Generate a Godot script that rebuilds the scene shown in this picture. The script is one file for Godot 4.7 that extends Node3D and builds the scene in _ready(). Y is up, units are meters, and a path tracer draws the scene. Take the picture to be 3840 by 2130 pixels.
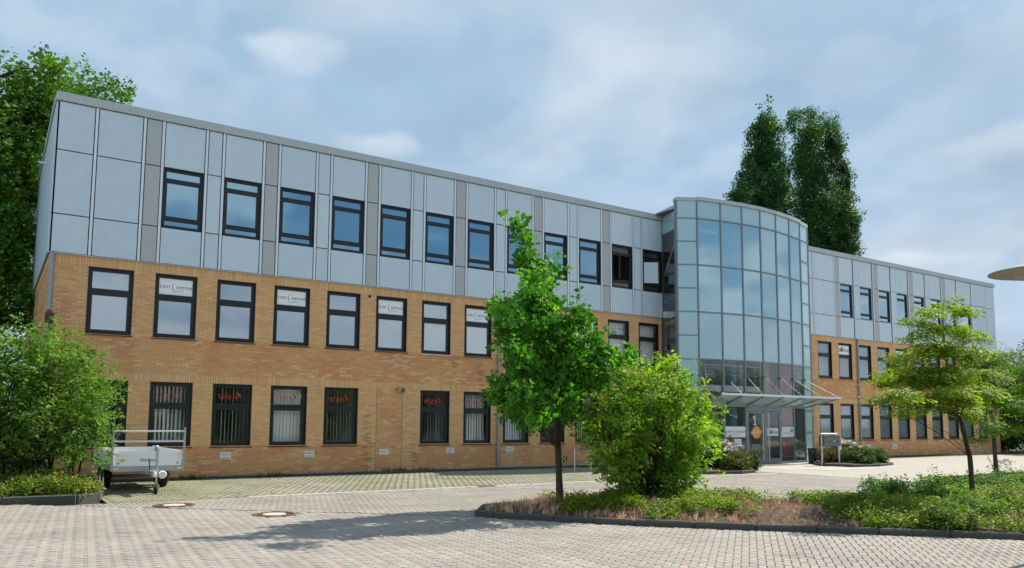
extends Node3D
# An office building with a glass stair tower, seen across a paved yard.
# x runs along the facade, y is up, z points from the facade (z = 0) towards the camera.

const EYE := Vector3(0, 1.775, 26.452)
const FOC := 2955.0
const PPX := 1920.0
const PPY := 1299.8
var rx: Vector3
var ry: Vector3
var rf: Vector3
var M := {}
var taken := {}
var rng := RandomNumberGenerator.new()
var unit_box: ArrayMesh

# ---------------------------------------------------------------- helpers
func lin(r, g, b, a = 1.0) -> Color:
	var c := Color(r, g, b).linear_to_srgb()
	c.a = a
	return c

func mat(called: String, c: Color, rough := 0.7, metal := 0.0) -> StandardMaterial3D:
	var m := StandardMaterial3D.new()
	m.resource_name = called
	m.albedo_color = c
	m.roughness = rough
	m.metallic = metal
	M[called] = m
	return m

func noise_tex(freq: float, lo: Color, hi: Color, seed_ := 1, size := 512, oct := 5) -> NoiseTexture2D:
	var n := FastNoiseLite.new()
	n.seed = seed_
	n.noise_type = FastNoiseLite.TYPE_SIMPLEX_SMOOTH
	n.frequency = freq
	n.fractal_octaves = oct
	var t := NoiseTexture2D.new()
	t.width = size
	t.height = size
	t.seamless = true
	t.noise = n
	var g := Gradient.new()
	g.set_color(0, lo)
	g.set_color(1, hi)
	t.color_ramp = g
	return t

func textured(called: String, lo: Color, hi: Color, scale: float, freq := 0.02, rough := 0.8, seed_ := 1, oct := 5, metal := 0.0) -> StandardMaterial3D:
	var m := mat(called, Color.WHITE, rough, metal)
	m.albedo_texture = noise_tex(freq, lo, hi, seed_, 512, oct)
	m.uv1_triplanar = true
	m.uv1_world_triplanar = true
	m.uv1_scale = Vector3.ONE * scale
	return m

# a mesh builder: faces with their own normals
class MB:
	var v := PackedVector3Array()
	var n := PackedVector3Array()
	var c := PackedColorArray()
	var ix := PackedInt32Array()
	var col := Color.WHITE
	func quad(a: Vector3, b: Vector3, d: Vector3, e: Vector3) -> void:   # a b d e run clockwise seen from the front
		var nn := (d - a).cross(b - a)
		if nn.length() < 1e-9:
			nn = (e - a).cross(d - a)
		nn = nn.normalized()
		var k := v.size()
		for p in [a, b, d, e]:
			v.append(p); n.append(nn); c.append(col)
		ix.append_array(PackedInt32Array([k, k + 1, k + 2, k, k + 2, k + 3]))
	func tri(a: Vector3, b: Vector3, d: Vector3) -> void:
		var nn := (d - a).cross(b - a).normalized()
		var k := v.size()
		for p in [a, b, d]:
			v.append(p); n.append(nn); c.append(col)
		ix.append_array(PackedInt32Array([k, k + 1, k + 2]))
	func box(a: Vector3, b: Vector3) -> void:
		hexa([Vector3(a.x, a.y, b.z), Vector3(b.x, a.y, b.z), Vector3(b.x, b.y, b.z), Vector3(a.x, b.y, b.z),
			Vector3(a.x, a.y, a.z), Vector3(b.x, a.y, a.z), Vector3(b.x, b.y, a.z), Vector3(a.x, b.y, a.z)])
	func hexa(p: Array) -> void:   # front 0..3 counter-clockwise from bottom left, back 4..7 behind them
		quad(p[0], p[3], p[2], p[1])
		quad(p[5], p[6], p[7], p[4])
		quad(p[4], p[7], p[3], p[0])
		quad(p[1], p[2], p[6], p[5])
		quad(p[3], p[7], p[6], p[2])
		quad(p[4], p[0], p[1], p[5])
	func bevel_box(a: Vector3, b: Vector3, r: float) -> void:   # a box whose vertical and top edges are chamfered
		var y1 := b.y - r
		var lo := [Vector3(a.x + r, a.y, b.z), Vector3(b.x - r, a.y, b.z), Vector3(b.x, a.y, b.z - r), Vector3(b.x, a.y, a.z + r), Vector3(b.x - r, a.y, a.z), Vector3(a.x + r, a.y, a.z), Vector3(a.x, a.y, a.z + r), Vector3(a.x, a.y, b.z - r)]
		var mid := (a + b) * 0.5
		var top := []
		for i in 8:
			var p: Vector3 = lo[i]
			var q: Vector3 = lo[(i + 1) % 8]
			quad(p, Vector3(p.x, y1, p.z), Vector3(q.x, y1, q.z), q)
			top.append(Vector3(clampf(p.x, a.x + r, b.x - r), b.y, clampf(p.z, a.z + r, b.z - r)))
		for i in 8:
			var p: Vector3 = lo[i]
			var q: Vector3 = lo[(i + 1) % 8]
			quad(Vector3(p.x, y1, p.z), top[i], top[(i + 1) % 8], Vector3(q.x, y1, q.z))
		quad(Vector3(a.x + r, b.y, a.z + r), Vector3(b.x - r, b.y, a.z + r), Vector3(b.x - r, b.y, b.z - r), Vector3(a.x + r, b.y, b.z - r))
	func tube(path: Array, radii: Array, sides := 8, caps := true) -> void:
		var rings := []
		var up := Vector3(0.31, 0.2, 0.93)
		for i in path.size():
			var d: Vector3 = (path[mini(i + 1, path.size() - 1)] - path[maxi(i - 1, 0)])
			d = d.normalized()
			if absf(d.dot(up)) > 0.95:
				up = Vector3(0.9, 0.4, -0.2)
			var s := d.cross(up).normalized()
			var t := s.cross(d).normalized()
			up = t
			var k := v.size()
			for j in sides:
				var a := TAU * j / sides
				var o := s * cos(a) + t * sin(a)
				v.append(path[i] + o * radii[i]); n.append(o); c.append(col)
			rings.append(k)
		for i in path.size() - 1:
			for j in sides:
				var a0: int = rings[i] + j
				var a1: int = rings[i] + (j + 1) % sides
				var b0: int = rings[i + 1] + j
				var b1: int = rings[i + 1] + (j + 1) % sides
				ix.append_array(PackedInt32Array([a0, a1, b1, a0, b1, b0]))
		if caps:
			for e in [0, path.size() - 1]:
				var k := v.size()
				var nn: Vector3 = (path[0] - path[1]).normalized() if e == 0 else (path[e] - path[e - 1]).normalized()
				v.append(path[e]); n.append(nn); c.append(col)
				for j in sides:
					v.append(v[rings[e] + j]); n.append(nn); c.append(col)
				for j in sides:
					if e == 0:
						ix.append_array(PackedInt32Array([k, k + 1 + (j + 1) % sides, k + 1 + j]))
					else:
						ix.append_array(PackedInt32Array([k, k + 1 + j, k + 1 + (j + 1) % sides]))
	func lathe(prof: Array, at: Vector3, sides := 24) -> void:   # prof: Vector2(radius, height)
		for i in prof.size() - 1:
			for j in sides:
				var a0 := TAU * j / sides
				var a1 := TAU * (j + 1) / sides
				var p: Vector2 = prof[i]
				var q: Vector2 = prof[i + 1]
				quad(at + Vector3(p.x * cos(a0), p.y, p.x * sin(a0)), at + Vector3(q.x * cos(a0), q.y, q.x * sin(a0)), at + Vector3(q.x * cos(a1), q.y, q.x * sin(a1)), at + Vector3(p.x * cos(a1), p.y, p.x * sin(a1)))
	func done() -> ArrayMesh:
		var a := []
		a.resize(Mesh.ARRAY_MAX)
		a[Mesh.ARRAY_VERTEX] = v
		a[Mesh.ARRAY_NORMAL] = n
		a[Mesh.ARRAY_COLOR] = c
		a[Mesh.ARRAY_INDEX] = ix
		var m := ArrayMesh.new()
		m.add_surface_from_arrays(Mesh.PRIMITIVE_TRIANGLES, a)
		return m

func numbered(called: String) -> String:
	var k: int = taken.get(called, -1) + 1
	taken[called] = k
	return called if k == 0 else "%s_%03d" % [called, k]

func thing(called: String, label: String, category: String, at := Vector3.ZERO, group := "") -> Node3D:
	var o := Node3D.new()
	o.name = numbered(called)
	add_child(o)
	o.position = at
	tag(o, label, category, group)
	return o

func tag(o: Node, label: String, category: String, group := "") -> void:
	o.set_meta("label", label)
	o.set_meta("category", category)
	if group != "":
		o.set_meta("group", group)

func part(called: String, mesh: Mesh, m: Material, parent: Node3D, at := Transform3D.IDENTITY) -> MeshInstance3D:
	var o := MeshInstance3D.new()
	o.name = called
	o.mesh = mesh
	o.material_override = m
	o.transform = at
	parent.add_child(o, true)
	return o

func holder(called: String, parent: Node3D, at := Vector3.ZERO) -> Node3D:
	var o := Node3D.new()
	o.name = called
	o.position = at
	parent.add_child(o, true)
	return o

func struct(called: String, mesh: Mesh, m: Material) -> MeshInstance3D:
	var o := part(numbered(called), mesh, m, self)
	o.set_meta("kind", "structure")
	return o

func struct_root(called: String) -> Node3D:
	var o := holder(numbered(called), self)
	o.set_meta("kind", "structure")
	return o

func bx(called: String, a: Vector3, b: Vector3, m: Material, parent: Node3D) -> MeshInstance3D:   # a box from corner a to corner b
	return part(called, unit_box, m, parent, Transform3D(Basis.from_scale(b - a), (a + b) * 0.5))

func text(called: String, s: String, size: float, depth: float, m: Material, parent: Node3D, at: Transform3D, font_name := "Droid Sans") -> MeshInstance3D:
	var f := SystemFont.new()
	f.font_names = PackedStringArray([font_name])
	var t := TextMesh.new()
	t.text = s
	t.font = f
	t.font_size = 64
	t.pixel_size = size / 46.0
	t.depth = depth
	return part(called, t, m, parent, at)

func copies(called: String, mesh: Mesh, m: Material, xf: Array, cols: Array, parent: Node3D) -> MultiMeshInstance3D:
	var mm := MultiMesh.new()
	mm.transform_format = MultiMesh.TRANSFORM_3D
	mm.use_colors = true
	mm.mesh = mesh
	mm.instance_count = xf.size()
	var b := PackedFloat32Array()
	b.resize(xf.size() * 16)
	for i in xf.size():
		var t: Transform3D = xf[i]
		var c: Color = cols[i]
		var k := i * 16
		b[k] = t.basis.x.x; b[k + 1] = t.basis.y.x; b[k + 2] = t.basis.z.x; b[k + 3] = t.origin.x
		b[k + 4] = t.basis.x.y; b[k + 5] = t.basis.y.y; b[k + 6] = t.basis.z.y; b[k + 7] = t.origin.y
		b[k + 8] = t.basis.x.z; b[k + 9] = t.basis.y.z; b[k + 10] = t.basis.z.z; b[k + 11] = t.origin.z
		b[k + 12] = c.r; b[k + 13] = c.g; b[k + 14] = c.b; b[k + 15] = 1.0
	mm.buffer = b
	var o := MultiMeshInstance3D.new()
	o.name = called
	o.multimesh = mm
	o.material_override = m
	parent.add_child(o, true)
	o.set_meta("kind", "stuff")
	return o

# pixels of a 2576 px wide view of the photograph to directions, and on to a plane z or a height y
func ray(u: float, v: float) -> Vector3:
	var s := 3840.0 / 2576.0
	return rf + rx * ((u * s - PPX) / FOC) - ry * ((v * s - PPY) / FOC)

func pix(u: float, v: float, z: float) -> Vector3:
	var d := ray(u, v)
	return EYE + d * ((z - EYE.z) / d.z)

func gpx(u: float, v: float, y := 0.0) -> Vector3:
	var d := ray(u, v)
	return EYE + d * ((y - EYE.y) / d.y)

# ---------------------------------------------------------------- camera, sky, sun
func set_camera_and_light() -> void:
	var yaw := deg_to_rad(33.5335)
	var pit := deg_to_rad(5.5834)
	var rol := deg_to_rad(0.3694)
	rf = Vector3(sin(yaw) * cos(pit), sin(pit), -cos(yaw) * cos(pit))
	var r := rf.cross(Vector3.UP).normalized()
	var u := r.cross(rf)
	rx = r * cos(rol) + u * sin(rol)
	ry = u * cos(rol) - r * sin(rol)
	var cam := Camera3D.new()
	cam.name = "camera"
	cam.projection = Camera3D.PROJECTION_FRUSTUM
	cam.near = 0.1
	cam.far = 2000.0
	cam.size = 0.1 * 2130.0 / FOC
	cam.frustum_offset = Vector2(0, 0.1 * (PPY - 1065.0) / FOC)
	cam.transform = Transform3D(Basis(rx, ry, -rf), EYE)
	add_child(cam)
	cam.current = true

	var env := Environment.new()
	env.background_mode = Environment.BG_SKY
	var sky := Sky.new()
	var pm := PanoramaSkyMaterial.new()
	pm.panorama = ImageTexture.create_from_image(sky_image())
	sky.sky_material = pm
	env.sky = sky
	env.tonemap_mode = Environment.TONE_MAPPER_LINEAR
	env.tonemap_exposure = 1.62
	env.sdfgi_enabled = true
	env.ssao_enabled = true
	env.ssil_enabled = true
	var we := WorldEnvironment.new()
	we.name = "environment"
	we.environment = env
	add_child(we)

	var sun := DirectionalLight3D.new()
	sun.name = "sun"
	sun.light_energy = 1.42
	sun.light_angular_distance = 0.55
	sun.light_color = Color(1.0, 0.955, 0.88)
	sun.shadow_enabled = true
	add_child(sun)
	sun.look_at_from_position(Vector3.ZERO, Vector3(-1.04, -1.0, 0.075), Vector3.UP)

func sky_image() -> Image:
	var w := 1536
	var h := 768
	var im := Image.create(w, h, false, Image.FORMAT_RGBF)
	var n1 := FastNoiseLite.new()
	n1.seed = 11
	n1.noise_type = FastNoiseLite.TYPE_SIMPLEX_SMOOTH
	n1.frequency = 0.55
	n1.fractal_octaves = 6
	n1.fractal_gain = 0.55
	var n2 := FastNoiseLite.new()
	n2.seed = 5
	n2.noise_type = FastNoiseLite.TYPE_SIMPLEX_SMOOTH
	n2.frequency = 6.5
	n2.fractal_octaves = 5
	# cumulus heads: the direction, half width and half height in radians, strength
	var heads := []
	for q in [[725, 165, 0.07, 0.05, 0.42], [650, 118, 0.035, 0.022, 0.4], [990, 358, 0.04, 0.022, 0.55], [905, 368, 0.045, 0.018, 0.4], [2530, 365, 0.055, 0.022, 0.5], [2285, 655, 0.055, 0.016, 0.6], [2440, 645, 0.04, 0.010, 0.35], [1300, 430, 0.09, 0.04, 0.25], [2300, 160, 0.12, 0.05, 0.25], [1700, 130, 0.12, 0.04, 0.22]]:
		heads.append([ray(q[0], q[1]).normalized(), q[2], q[3], q[4]])
	for k in 44:   # the same clouds all round the horizon
		var az := TAU * k / 44.0 + 0.1 * sin(k * 7.0)
		var el := 0.05 + 0.26 * fposmod(k * 0.377, 1.0)
		var d := Vector3(cos(az) * cos(el), sin(el), sin(az) * cos(el))
		if d.dot(rf) < 0.75:
			heads.append([d, 0.06 + 0.07 * fposmod(k * 0.61, 1.0), 0.035, 0.75])
	var darks := []   # grey undersides of the passing clouds
	for q in [[2550, 405, 0.035, 0.6], [2580, 555, 0.04, 0.7], [1720, 395, 0.03, 0.3], [1540, 450, 0.04, 0.25], [880, 270, 0.06, 0.3], [430, 230, 0.07, 0.2], [2000, 90, 0.1, 0.2]]:
		darks.append([ray(q[0], q[1]).normalized(), q[2], q[3]])
	var top := Vector3(0.195, 0.33, 0.475)
	var low := Vector3(0.37, 0.455, 0.56)
	var veil := Vector3(0.40, 0.465, 0.54)
	var white := Vector3(0.58, 0.62, 0.67)
	for y in h:
		var el := (0.5 - (y + 0.5) / h) * PI
		for x in w:
			var c: Vector3
			if el < -0.03:
				c = Vector3(0.26, 0.27, 0.26)
			else:
				# godot's panorama: the first column looks along -z
				var az := (x + 0.5) / w * TAU
				var d := Vector3(sin(az) * cos(el), sin(el), -cos(az) * cos(el))
				var t := pow(clampf(1.0 - maxf(d.y, 0.0), 0, 1), 2.6)
				c = top.lerp(low, t)
				var q := d / (maxf(d.y, 0.0) + 0.22)
				var f := n1.get_noise_3d(q.x * 1.5, q.z * 1.5, 3.0) + 0.35 * n1.get_noise_3d(q.x * 0.5, q.z * 0.9, 9.0)
				var thin := smoothstep(-0.34, 0.34, f) * 0.9
				# away from the sun the sky between the clouds is bluer, as the upper windows mirror it
				var away := smoothstep(0.0, 0.5, d.z)
				c = c.lerp(Vector3(0.14, 0.29, 0.45), away * smoothstep(0.06, 0.3, d.y))
				c = c.lerp(veil, thin * (1.0 - 0.75 * away))
				var heap := n1.get_noise_3d(q.x * 1.9 + 2.0, q.z * 1.9, 47.0) + 0.4 * n1.get_noise_3d(q.x * 6.0, q.z * 6.0, 61.0)
				c = c.lerp(white, smoothstep(-0.16, 0.2, heap + 0.25 * (1.0 - smoothstep(0.08, 0.22, d.y))) * 0.85 * away)
				# bright wisps
				var wisp := n1.get_noise_3d(q.x * 3.2 + 4.0, q.z * 2.2, 15.0) + 0.5 * n1.get_noise_3d(q.x * 8.0, q.z * 6.0, 33.0)
				c = c.lerp(white, smoothstep(0.05, 0.6, wisp) * 0.27)
				var g := n2.get_noise_3d(d.x * 1.0, d.y * 2.0, d.z * 1.0)
				for e in darks:
					var cd: Vector3 = e[0]
					var r2: float = (d - cd).length_squared() / (e[1] * e[1])
					if r2 < 4.0:
						c = c.lerp(Vector3(0.22, 0.315, 0.425), smoothstep(0.0, 1.2, 1.0 - r2 + g * 1.8) * e[2])
				for e in heads:
					var cd: Vector3 = e[0]
					var dot := d.dot(cd)
					if dot > 0.96:
						var side := cd.cross(Vector3.UP).normalized()
						var a: float = d.dot(side) / e[1]
						var b: float = d.dot(side.cross(cd).normalized()) / e[2]
						var m := smoothstep(0.0, 1.5, 1.0 - (a * a + b * b) + g * 2.2)
						# a little greyer below, as clouds are
						c = c.lerp(white.lerp(Vector3(0.38, 0.46, 0.57), clampf(-b * 0.55 + 0.25, 0, 0.8)), m * e[3])
				var dark := smoothstep(0.0, 0.5, n1.get_noise_3d(q.x * 1.3 + 7.0, q.z * 2.0, 21.0)) * 0.5
				c = c.lerp(Vector3(0.27, 0.365, 0.47), dark)
			if el > -0.03:
				c *= 0.92 * (1.0 + 0.10 * n2.get_noise_3d(cos((x + 0.5) / w * TAU) * cos(el) * 0.7, sin(el) * 1.6, sin((x + 0.5) / w * TAU) * cos(el) * 0.7))
			im.set_pixel(x, y, Color(c.x, c.y, c.z))
	return im

# ---------------------------------------------------------------- materials
func leaf_mat(called: String, rough := 0.55, back := Color(0.9, 1.0, 0.5)) -> void:
	var m := mat(called, Color.WHITE, rough)
	m.vertex_color_use_as_albedo = true
	m.backlight_enabled = true
	m.backlight = back
	m.cull_mode = BaseMaterial3D.CULL_DISABLED
	m.metallic_specular = 0.36

func glass(called: String, c: Color, metal: float, alpha := 0.0, rough := 0.0) -> void:
	var m := mat(called, Color(c.r, c.g, c.b, alpha), rough, metal)
	m.transparency = BaseMaterial3D.TRANSPARENCY_ALPHA

func make_materials() -> void:
	var m: StandardMaterial3D
	textured("panel", lin(0.55, 0.655, 0.74), lin(0.60, 0.71, 0.80), 0.35, 0.012, 0.42, 3, 4)
	textured("panel_b", lin(0.53, 0.635, 0.725), lin(0.585, 0.695, 0.785), 0.31, 0.012, 0.40, 43, 4)
	textured("panel_c", lin(0.565, 0.67, 0.755), lin(0.615, 0.725, 0.81), 0.37, 0.012, 0.45, 44, 4)
	textured("panel_dark", lin(0.42, 0.44, 0.46), lin(0.48, 0.50, 0.52), 0.8, 0.03, 0.6, 4, 5)
	mat("strip", lin(0.70, 0.77, 0.81), 0.35, 0.25)
	textured("cap", lin(0.40, 0.45, 0.47), lin(0.47, 0.52, 0.54), 0.4, 0.02, 0.45, 7, 4)
	mat("membrane", lin(0.03, 0.03, 0.032), 0.8)   # the black weather sheet behind the open panel joints
	mat("roof_felt", lin(0.12, 0.12, 0.12), 0.95)
	textured("mortar", lin(0.50, 0.29, 0.12), lin(0.60, 0.36, 0.17), 0.9, 0.03, 0.95, 2)
	m = textured("brick", lin(0.88, 0.88, 0.88), lin(1.0, 1.0, 1.0), 3.0, 0.05, 0.92, 5, 5)
	m.vertex_color_use_as_albedo = true
	mat("frame_black", lin(0.010, 0.011, 0.014), 0.4)
	mat("frame_grey", lin(0.20, 0.235, 0.27), 0.4, 0.3)
	mat("frame_dark_grey", lin(0.10, 0.115, 0.13), 0.4, 0.3)
	mat("sill", lin(0.035, 0.032, 0.032), 0.5)
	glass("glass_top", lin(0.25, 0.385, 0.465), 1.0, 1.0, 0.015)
	glass("glass_mid", lin(0.42, 0.48, 0.52), 0.86, 0.0, 0.0)
	glass("glass_bright", lin(0.70, 0.76, 0.80), 0.55, 0.0, 0.0)
	glass("glass_right", lin(0.42, 0.50, 0.56), 0.45, 0.0, 0.0)
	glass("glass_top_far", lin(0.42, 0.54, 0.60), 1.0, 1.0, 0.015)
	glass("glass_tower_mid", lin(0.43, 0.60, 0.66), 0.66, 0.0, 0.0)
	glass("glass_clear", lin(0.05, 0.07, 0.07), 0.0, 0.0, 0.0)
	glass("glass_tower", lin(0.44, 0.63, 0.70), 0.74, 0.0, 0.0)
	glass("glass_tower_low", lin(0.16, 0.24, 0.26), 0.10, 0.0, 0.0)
	m = mat("glass_frost", lin(0.38, 0.56, 0.60), 0.22, 0.3)
	m.clearcoat_enabled = true
	m.clearcoat = 0.6
	m.clearcoat_roughness = 0.08
	glass("glass_canopy", lin(0.42, 0.58, 0.54), 0.12, 0.35, 0.12)
	mat("white", lin(0.75, 0.76, 0.76), 0.55)
	mat("white_film", lin(0.90, 0.92, 0.93), 0.3)
	m = mat("blind", lin(0.80, 0.82, 0.80), 0.8)
	m.backlight_enabled = true
	m.backlight = Color(0.5, 0.5, 0.5)
	mat("ink_blue", lin(0.02, 0.09, 0.30), 0.5)
	mat("ink_dark", lin(0.02, 0.035, 0.06), 0.5)
	mat("ink_grey", lin(0.06, 0.09, 0.14), 0.5)
	mat("ink_red", lin(0.50, 0.012, 0.022), 0.5)
	mat("ink_yellow", lin(0.75, 0.50, 0.03), 0.5)
	mat("ink_orange", lin(0.75, 0.33, 0.05), 0.5)
	mat("ink_sky", lin(0.06, 0.28, 0.55), 0.5)
	mat("room", lin(0.58, 0.59, 0.57), 0.9)
	mat("room_floor", lin(0.10, 0.11, 0.12), 0.9)
	mat("ochre_wall", lin(0.45, 0.30, 0.10), 0.8)
	mat("red_wall", lin(0.28, 0.02, 0.035), 0.7)
	mat("blue_column", lin(0.10, 0.22, 0.34), 0.5)
	textured("zinc", lin(0.24, 0.28, 0.31), lin(0.36, 0.41, 0.44), 1.5, 0.03, 0.4, 12, 4, 0.5)
	mat("steel", lin(0.45, 0.46, 0.47), 0.3, 0.8)
	mat("bright_steel", lin(0.72, 0.73, 0.74), 0.28, 0.6)
	textured("galvanised", lin(0.36, 0.37, 0.37), lin(0.5, 0.51, 0.51), 3.0, 0.04, 0.4, 14, 4, 0.6)
	mat("rubber", lin(0.012, 0.012, 0.013), 0.85)
	mat("black_plastic", lin(0.015, 0.016, 0.018), 0.5)
	textured("trailer_white", lin(0.84, 0.85, 0.86), lin(0.90, 0.91, 0.92), 1.0, 0.02, 0.3, 15, 4)
	mat("brown_rust", lin(0.16, 0.07, 0.035), 0.8)
	mat("box_door", lin(0.16, 0.165, 0.165), 0.4, 0.5)
	mat("slab_a", lin(0.44, 0.42, 0.38), 0.85)
	mat("slab_b", lin(0.49, 0.46, 0.41), 0.85)
	mat("concrete_pale", lin(0.50, 0.49, 0.46), 0.85)
	m = textured("paver", lin(0.78, 0.78, 0.78), lin(1, 1, 1), 2.0, 0.05, 0.9, 21, 5)
	m.vertex_color_use_as_albedo = true
	textured("joint_sand", lin(0.16, 0.145, 0.12), lin(0.23, 0.21, 0.18), 1.2, 0.04, 1.0, 22)
	textured("joint_moss", lin(0.17, 0.175, 0.10), lin(0.25, 0.25, 0.16), 1.5, 0.04, 1.0, 23)
	textured("far_paving", lin(0.34, 0.315, 0.285), lin(0.42, 0.395, 0.36), 0.25, 0.03, 0.95, 24, 6)
	textured("kerb_stone", lin(0.045, 0.045, 0.042), lin(0.13, 0.125, 0.11), 1.6, 0.04, 0.95, 25, 6)
	textured("soil", lin(0.045, 0.03, 0.02), lin(0.10, 0.07, 0.045), 1.5, 0.04, 1.0, 26)
	textured("grass_ground", lin(0.035, 0.07, 0.015), lin(0.07, 0.11, 0.03), 0.6, 0.04, 1.0, 27)
	textured("bark", lin(0.045, 0.036, 0.028), lin(0.11, 0.09, 0.07), 3.0, 0.05, 0.95, 28)
	textured("bark_dark", lin(0.02, 0.016, 0.012), lin(0.05, 0.04, 0.03), 3.0, 0.05, 0.95, 29)
	m = mat("pebble", Color.WHITE, 0.9)
	m.vertex_color_use_as_albedo = true
	leaf_mat("leaf")
	leaf_mat("leaf_matte", 0.6, Color(0.7, 0.8, 0.4))
	leaf_mat("dry", 0.9, Color(0.3, 0.22, 0.15))
	leaf_mat("petal", 0.7, Color(0.4, 0.4, 0.4))

# ---------------------------------------------------------------- the building
var bld: Node3D
var brick_noise := FastNoiseLite.new()
var all_bricks := []   # [transform, colour, distance]

const H_G0 := 0.985
const H_G1 := 3.0
const H_F0 := 4.375
const H_F1 := 6.40
const H_CL := 6.705
const H_S2 := 7.865
const H_S1 := 9.80
const H_P := 11.28
const H_CAP := 11.55
const WIN_W := 1.245

func brick_colour(p: Vector3, near_opening: bool, soldier := false) -> Color:
	var f := brick_noise.get_noise_2d(p.x * 1.0 + p.z, p.y * 1.0)
	var pale := Vector3(0.84, 0.54, 0.28)
	var tan_ := Vector3(0.77, 0.425, 0.19)
	var orange := Vector3(0.73, 0.345, 0.165)
	var c := tan_
	var r := rng.randf()
	if soldier:
		c = pale.lerp(tan_, r * 0.8)
	elif near_opening:
		c = pale.lerp(tan_, rng.randf_range(0.0, 0.9))
	else:
		c = tan_.lerp(orange, clampf(0.45 + f * 1.6 + rng.randf_range(-0.35, 0.35), 0, 1))
		var patch := brick_noise.get_noise_2d(p.x * 0.8 + 40.0, p.y * 1.6 - 17.0)
		if r < 0.05 + 0.5 * smoothstep(0.05, 0.4, patch):
			c = pale.lerp(tan_, rng.randf() * 0.5)
	c *= rng.randf_range(0.91, 1.07)
	# the dark run-off streaks on the wall
	for s in [[11.33, 0.25, 2.05, 0.055], [11.42, 0.15, 1.2, 0.05], [16.1, 3.2, 4.35, 0.05], [9.25, 0.2, 0.95, 0.08], [13.1, 0.3, 0.75, 0.12], [3.75, 3.3, 4.3, 0.05], [14.9, 3.4, 4.3, 0.06]]:
		if p.y > s[1] and p.y < s[2] and absf(p.x - s[0]) < s[3] + 0.06 and rng.randf() < 0.6:
			c *= rng.randf_range(0.62, 0.9)
	return Color(c.x, c.y, c.z)

func lay_bricks(frame: Transform3D, x0: float, x1: float, y0: float, y1: float, rows: int, openings: Array) -> void:
	var h := (y1 - y0) / rows
	for r in rows:
		var ya := y0 + r * h
		var spans := [[x0, x1]]
		for o in openings:   # Rect2
			if o.position.y < ya + h * 0.5 and o.end.y > ya + h * 0.5:
				var next := []
				for s in spans:
					if o.position.x > s[0] + 0.01:
						next.append([s[0], minf(s[1], o.position.x)])
					if o.end.x < s[1] - 0.01:
						next.append([maxf(s[0], o.end.x), s[1]])
				spans = next
		for s in spans:
			if s[1] - s[0] < 0.03:
				continue
			var off := 0.125 if r % 2 == 1 else 0.0
			var k: float = floor((s[0] - off) / 0.25)
			while k * 0.25 + off < s[1]:
				var a: float = maxf(s[0], k * 0.25 + off)
				var b: float = minf(s[1], (k + 1) * 0.25 + off)
				k += 1
				if b - a < 0.035:
					continue
				var l := b - a - 0.010
				var edge: bool = (a - s[0] < 0.26 or s[1] - b < 0.26) and (s[0] > x0 + 0.01 or s[1] < x1 - 0.01)
				put_brick(frame, Vector3((a + b) * 0.5, ya + h * 0.5, 0), Vector3(l, h - 0.011, 0.03), edge, false)

func put_brick(frame: Transform3D, c: Vector3, size: Vector3, edge: bool, soldier: bool) -> void:
	c.z = -size.z * 0.5 + rng.randf_range(-0.0035, 0.0035)
	var t := frame * Transform3D(Basis.from_scale(size) * Basis(Vector3(0, 0, 1), 0), c)
	all_bricks.append([t, brick_colour(t.origin, edge, soldier), t.origin.distance_to(EYE)])

func soldier_row(frame: Transform3D, x0: float, x1: float, y0: float, y1: float) -> void:
	var n := int((x1 - x0) / 0.0765)
	var w := (x1 - x0) / n
	for i in n:
		put_brick(frame, Vector3(x0 + (i + 0.5) * w, (y0 + y1) * 0.5, 0), Vector3(w - 0.014, y1 - y0 - 0.012, 0.03), false, true)

func pierced(x0: float, x1: float, y0: float, y1: float, zb: float, zf: float, openings: Array) -> ArrayMesh:
	var mb := MB.new()
	var xs := [x0, x1]
	for o in openings:
		for e in [o.position.x, o.end.x]:
			if e > x0 and e < x1 and not xs.has(e):
				xs.append(e)
	xs.sort()
	for i in xs.size() - 1:
		var cuts := []
		var mx: float = (xs[i] + xs[i + 1]) * 0.5
		for o in openings:
			if o.position.x < mx and o.end.x > mx:
				cuts.append([o.position.y, o.end.y])
		cuts.sort()
		var y := y0
		for c in cuts:
			if c[0] > y:
				mb.box(Vector3(xs[i], y, zb), Vector3(xs[i + 1], c[0], zf))
			y = maxf(y, c[1])
		if y < y1:
			mb.box(Vector3(xs[i], y, zb), Vector3(xs[i + 1], y1, zf))
	return mb.done()

func ring(mb: MB, x0: float, y0: float, x1: float, y1: float, w: float, z0: float, z1: float) -> void:
	mb.box(Vector3(x0, y0, z0), Vector3(x0 + w, y1, z1))
	mb.box(Vector3(x1 - w, y0, z0), Vector3(x1, y1, z1))
	mb.box(Vector3(x0 + w, y0, z0), Vector3(x1 - w, y0 + w, z1))
	mb.box(Vector3(x0 + w, y1 - w, z0), Vector3(x1 - w, y1, z1))

var frame_meshes := {}

func two_light_frame(w: float, h: float) -> ArrayMesh:
	var key := "two%.3f_%.3f" % [w, h]
	if not frame_meshes.has(key):
		var mb := MB.new()
		ring(mb, 0.004, 0.004, w - 0.004, h - 0.004, 0.026, -0.29, -0.012)           # metal lining of the opening
		ring(mb, 0.03, 0.03, w - 0.03, h - 0.03, 0.055, -0.155, -0.085)                # outer frame
		var ty := h * 0.64
		mb.box(Vector3(0.085, ty - 0.055, -0.153), Vector3(w - 0.085, ty + 0.055, -0.082))
		ring(mb, 0.087, 0.087, w - 0.087, ty - 0.057, 0.055, -0.14, -0.072)            # lower sash
		ring(mb, 0.087, ty + 0.057, w - 0.087, h - 0.087, 0.036, -0.14, -0.078)
		frame_meshes[key] = mb.done()
	return frame_meshes[key]

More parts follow.
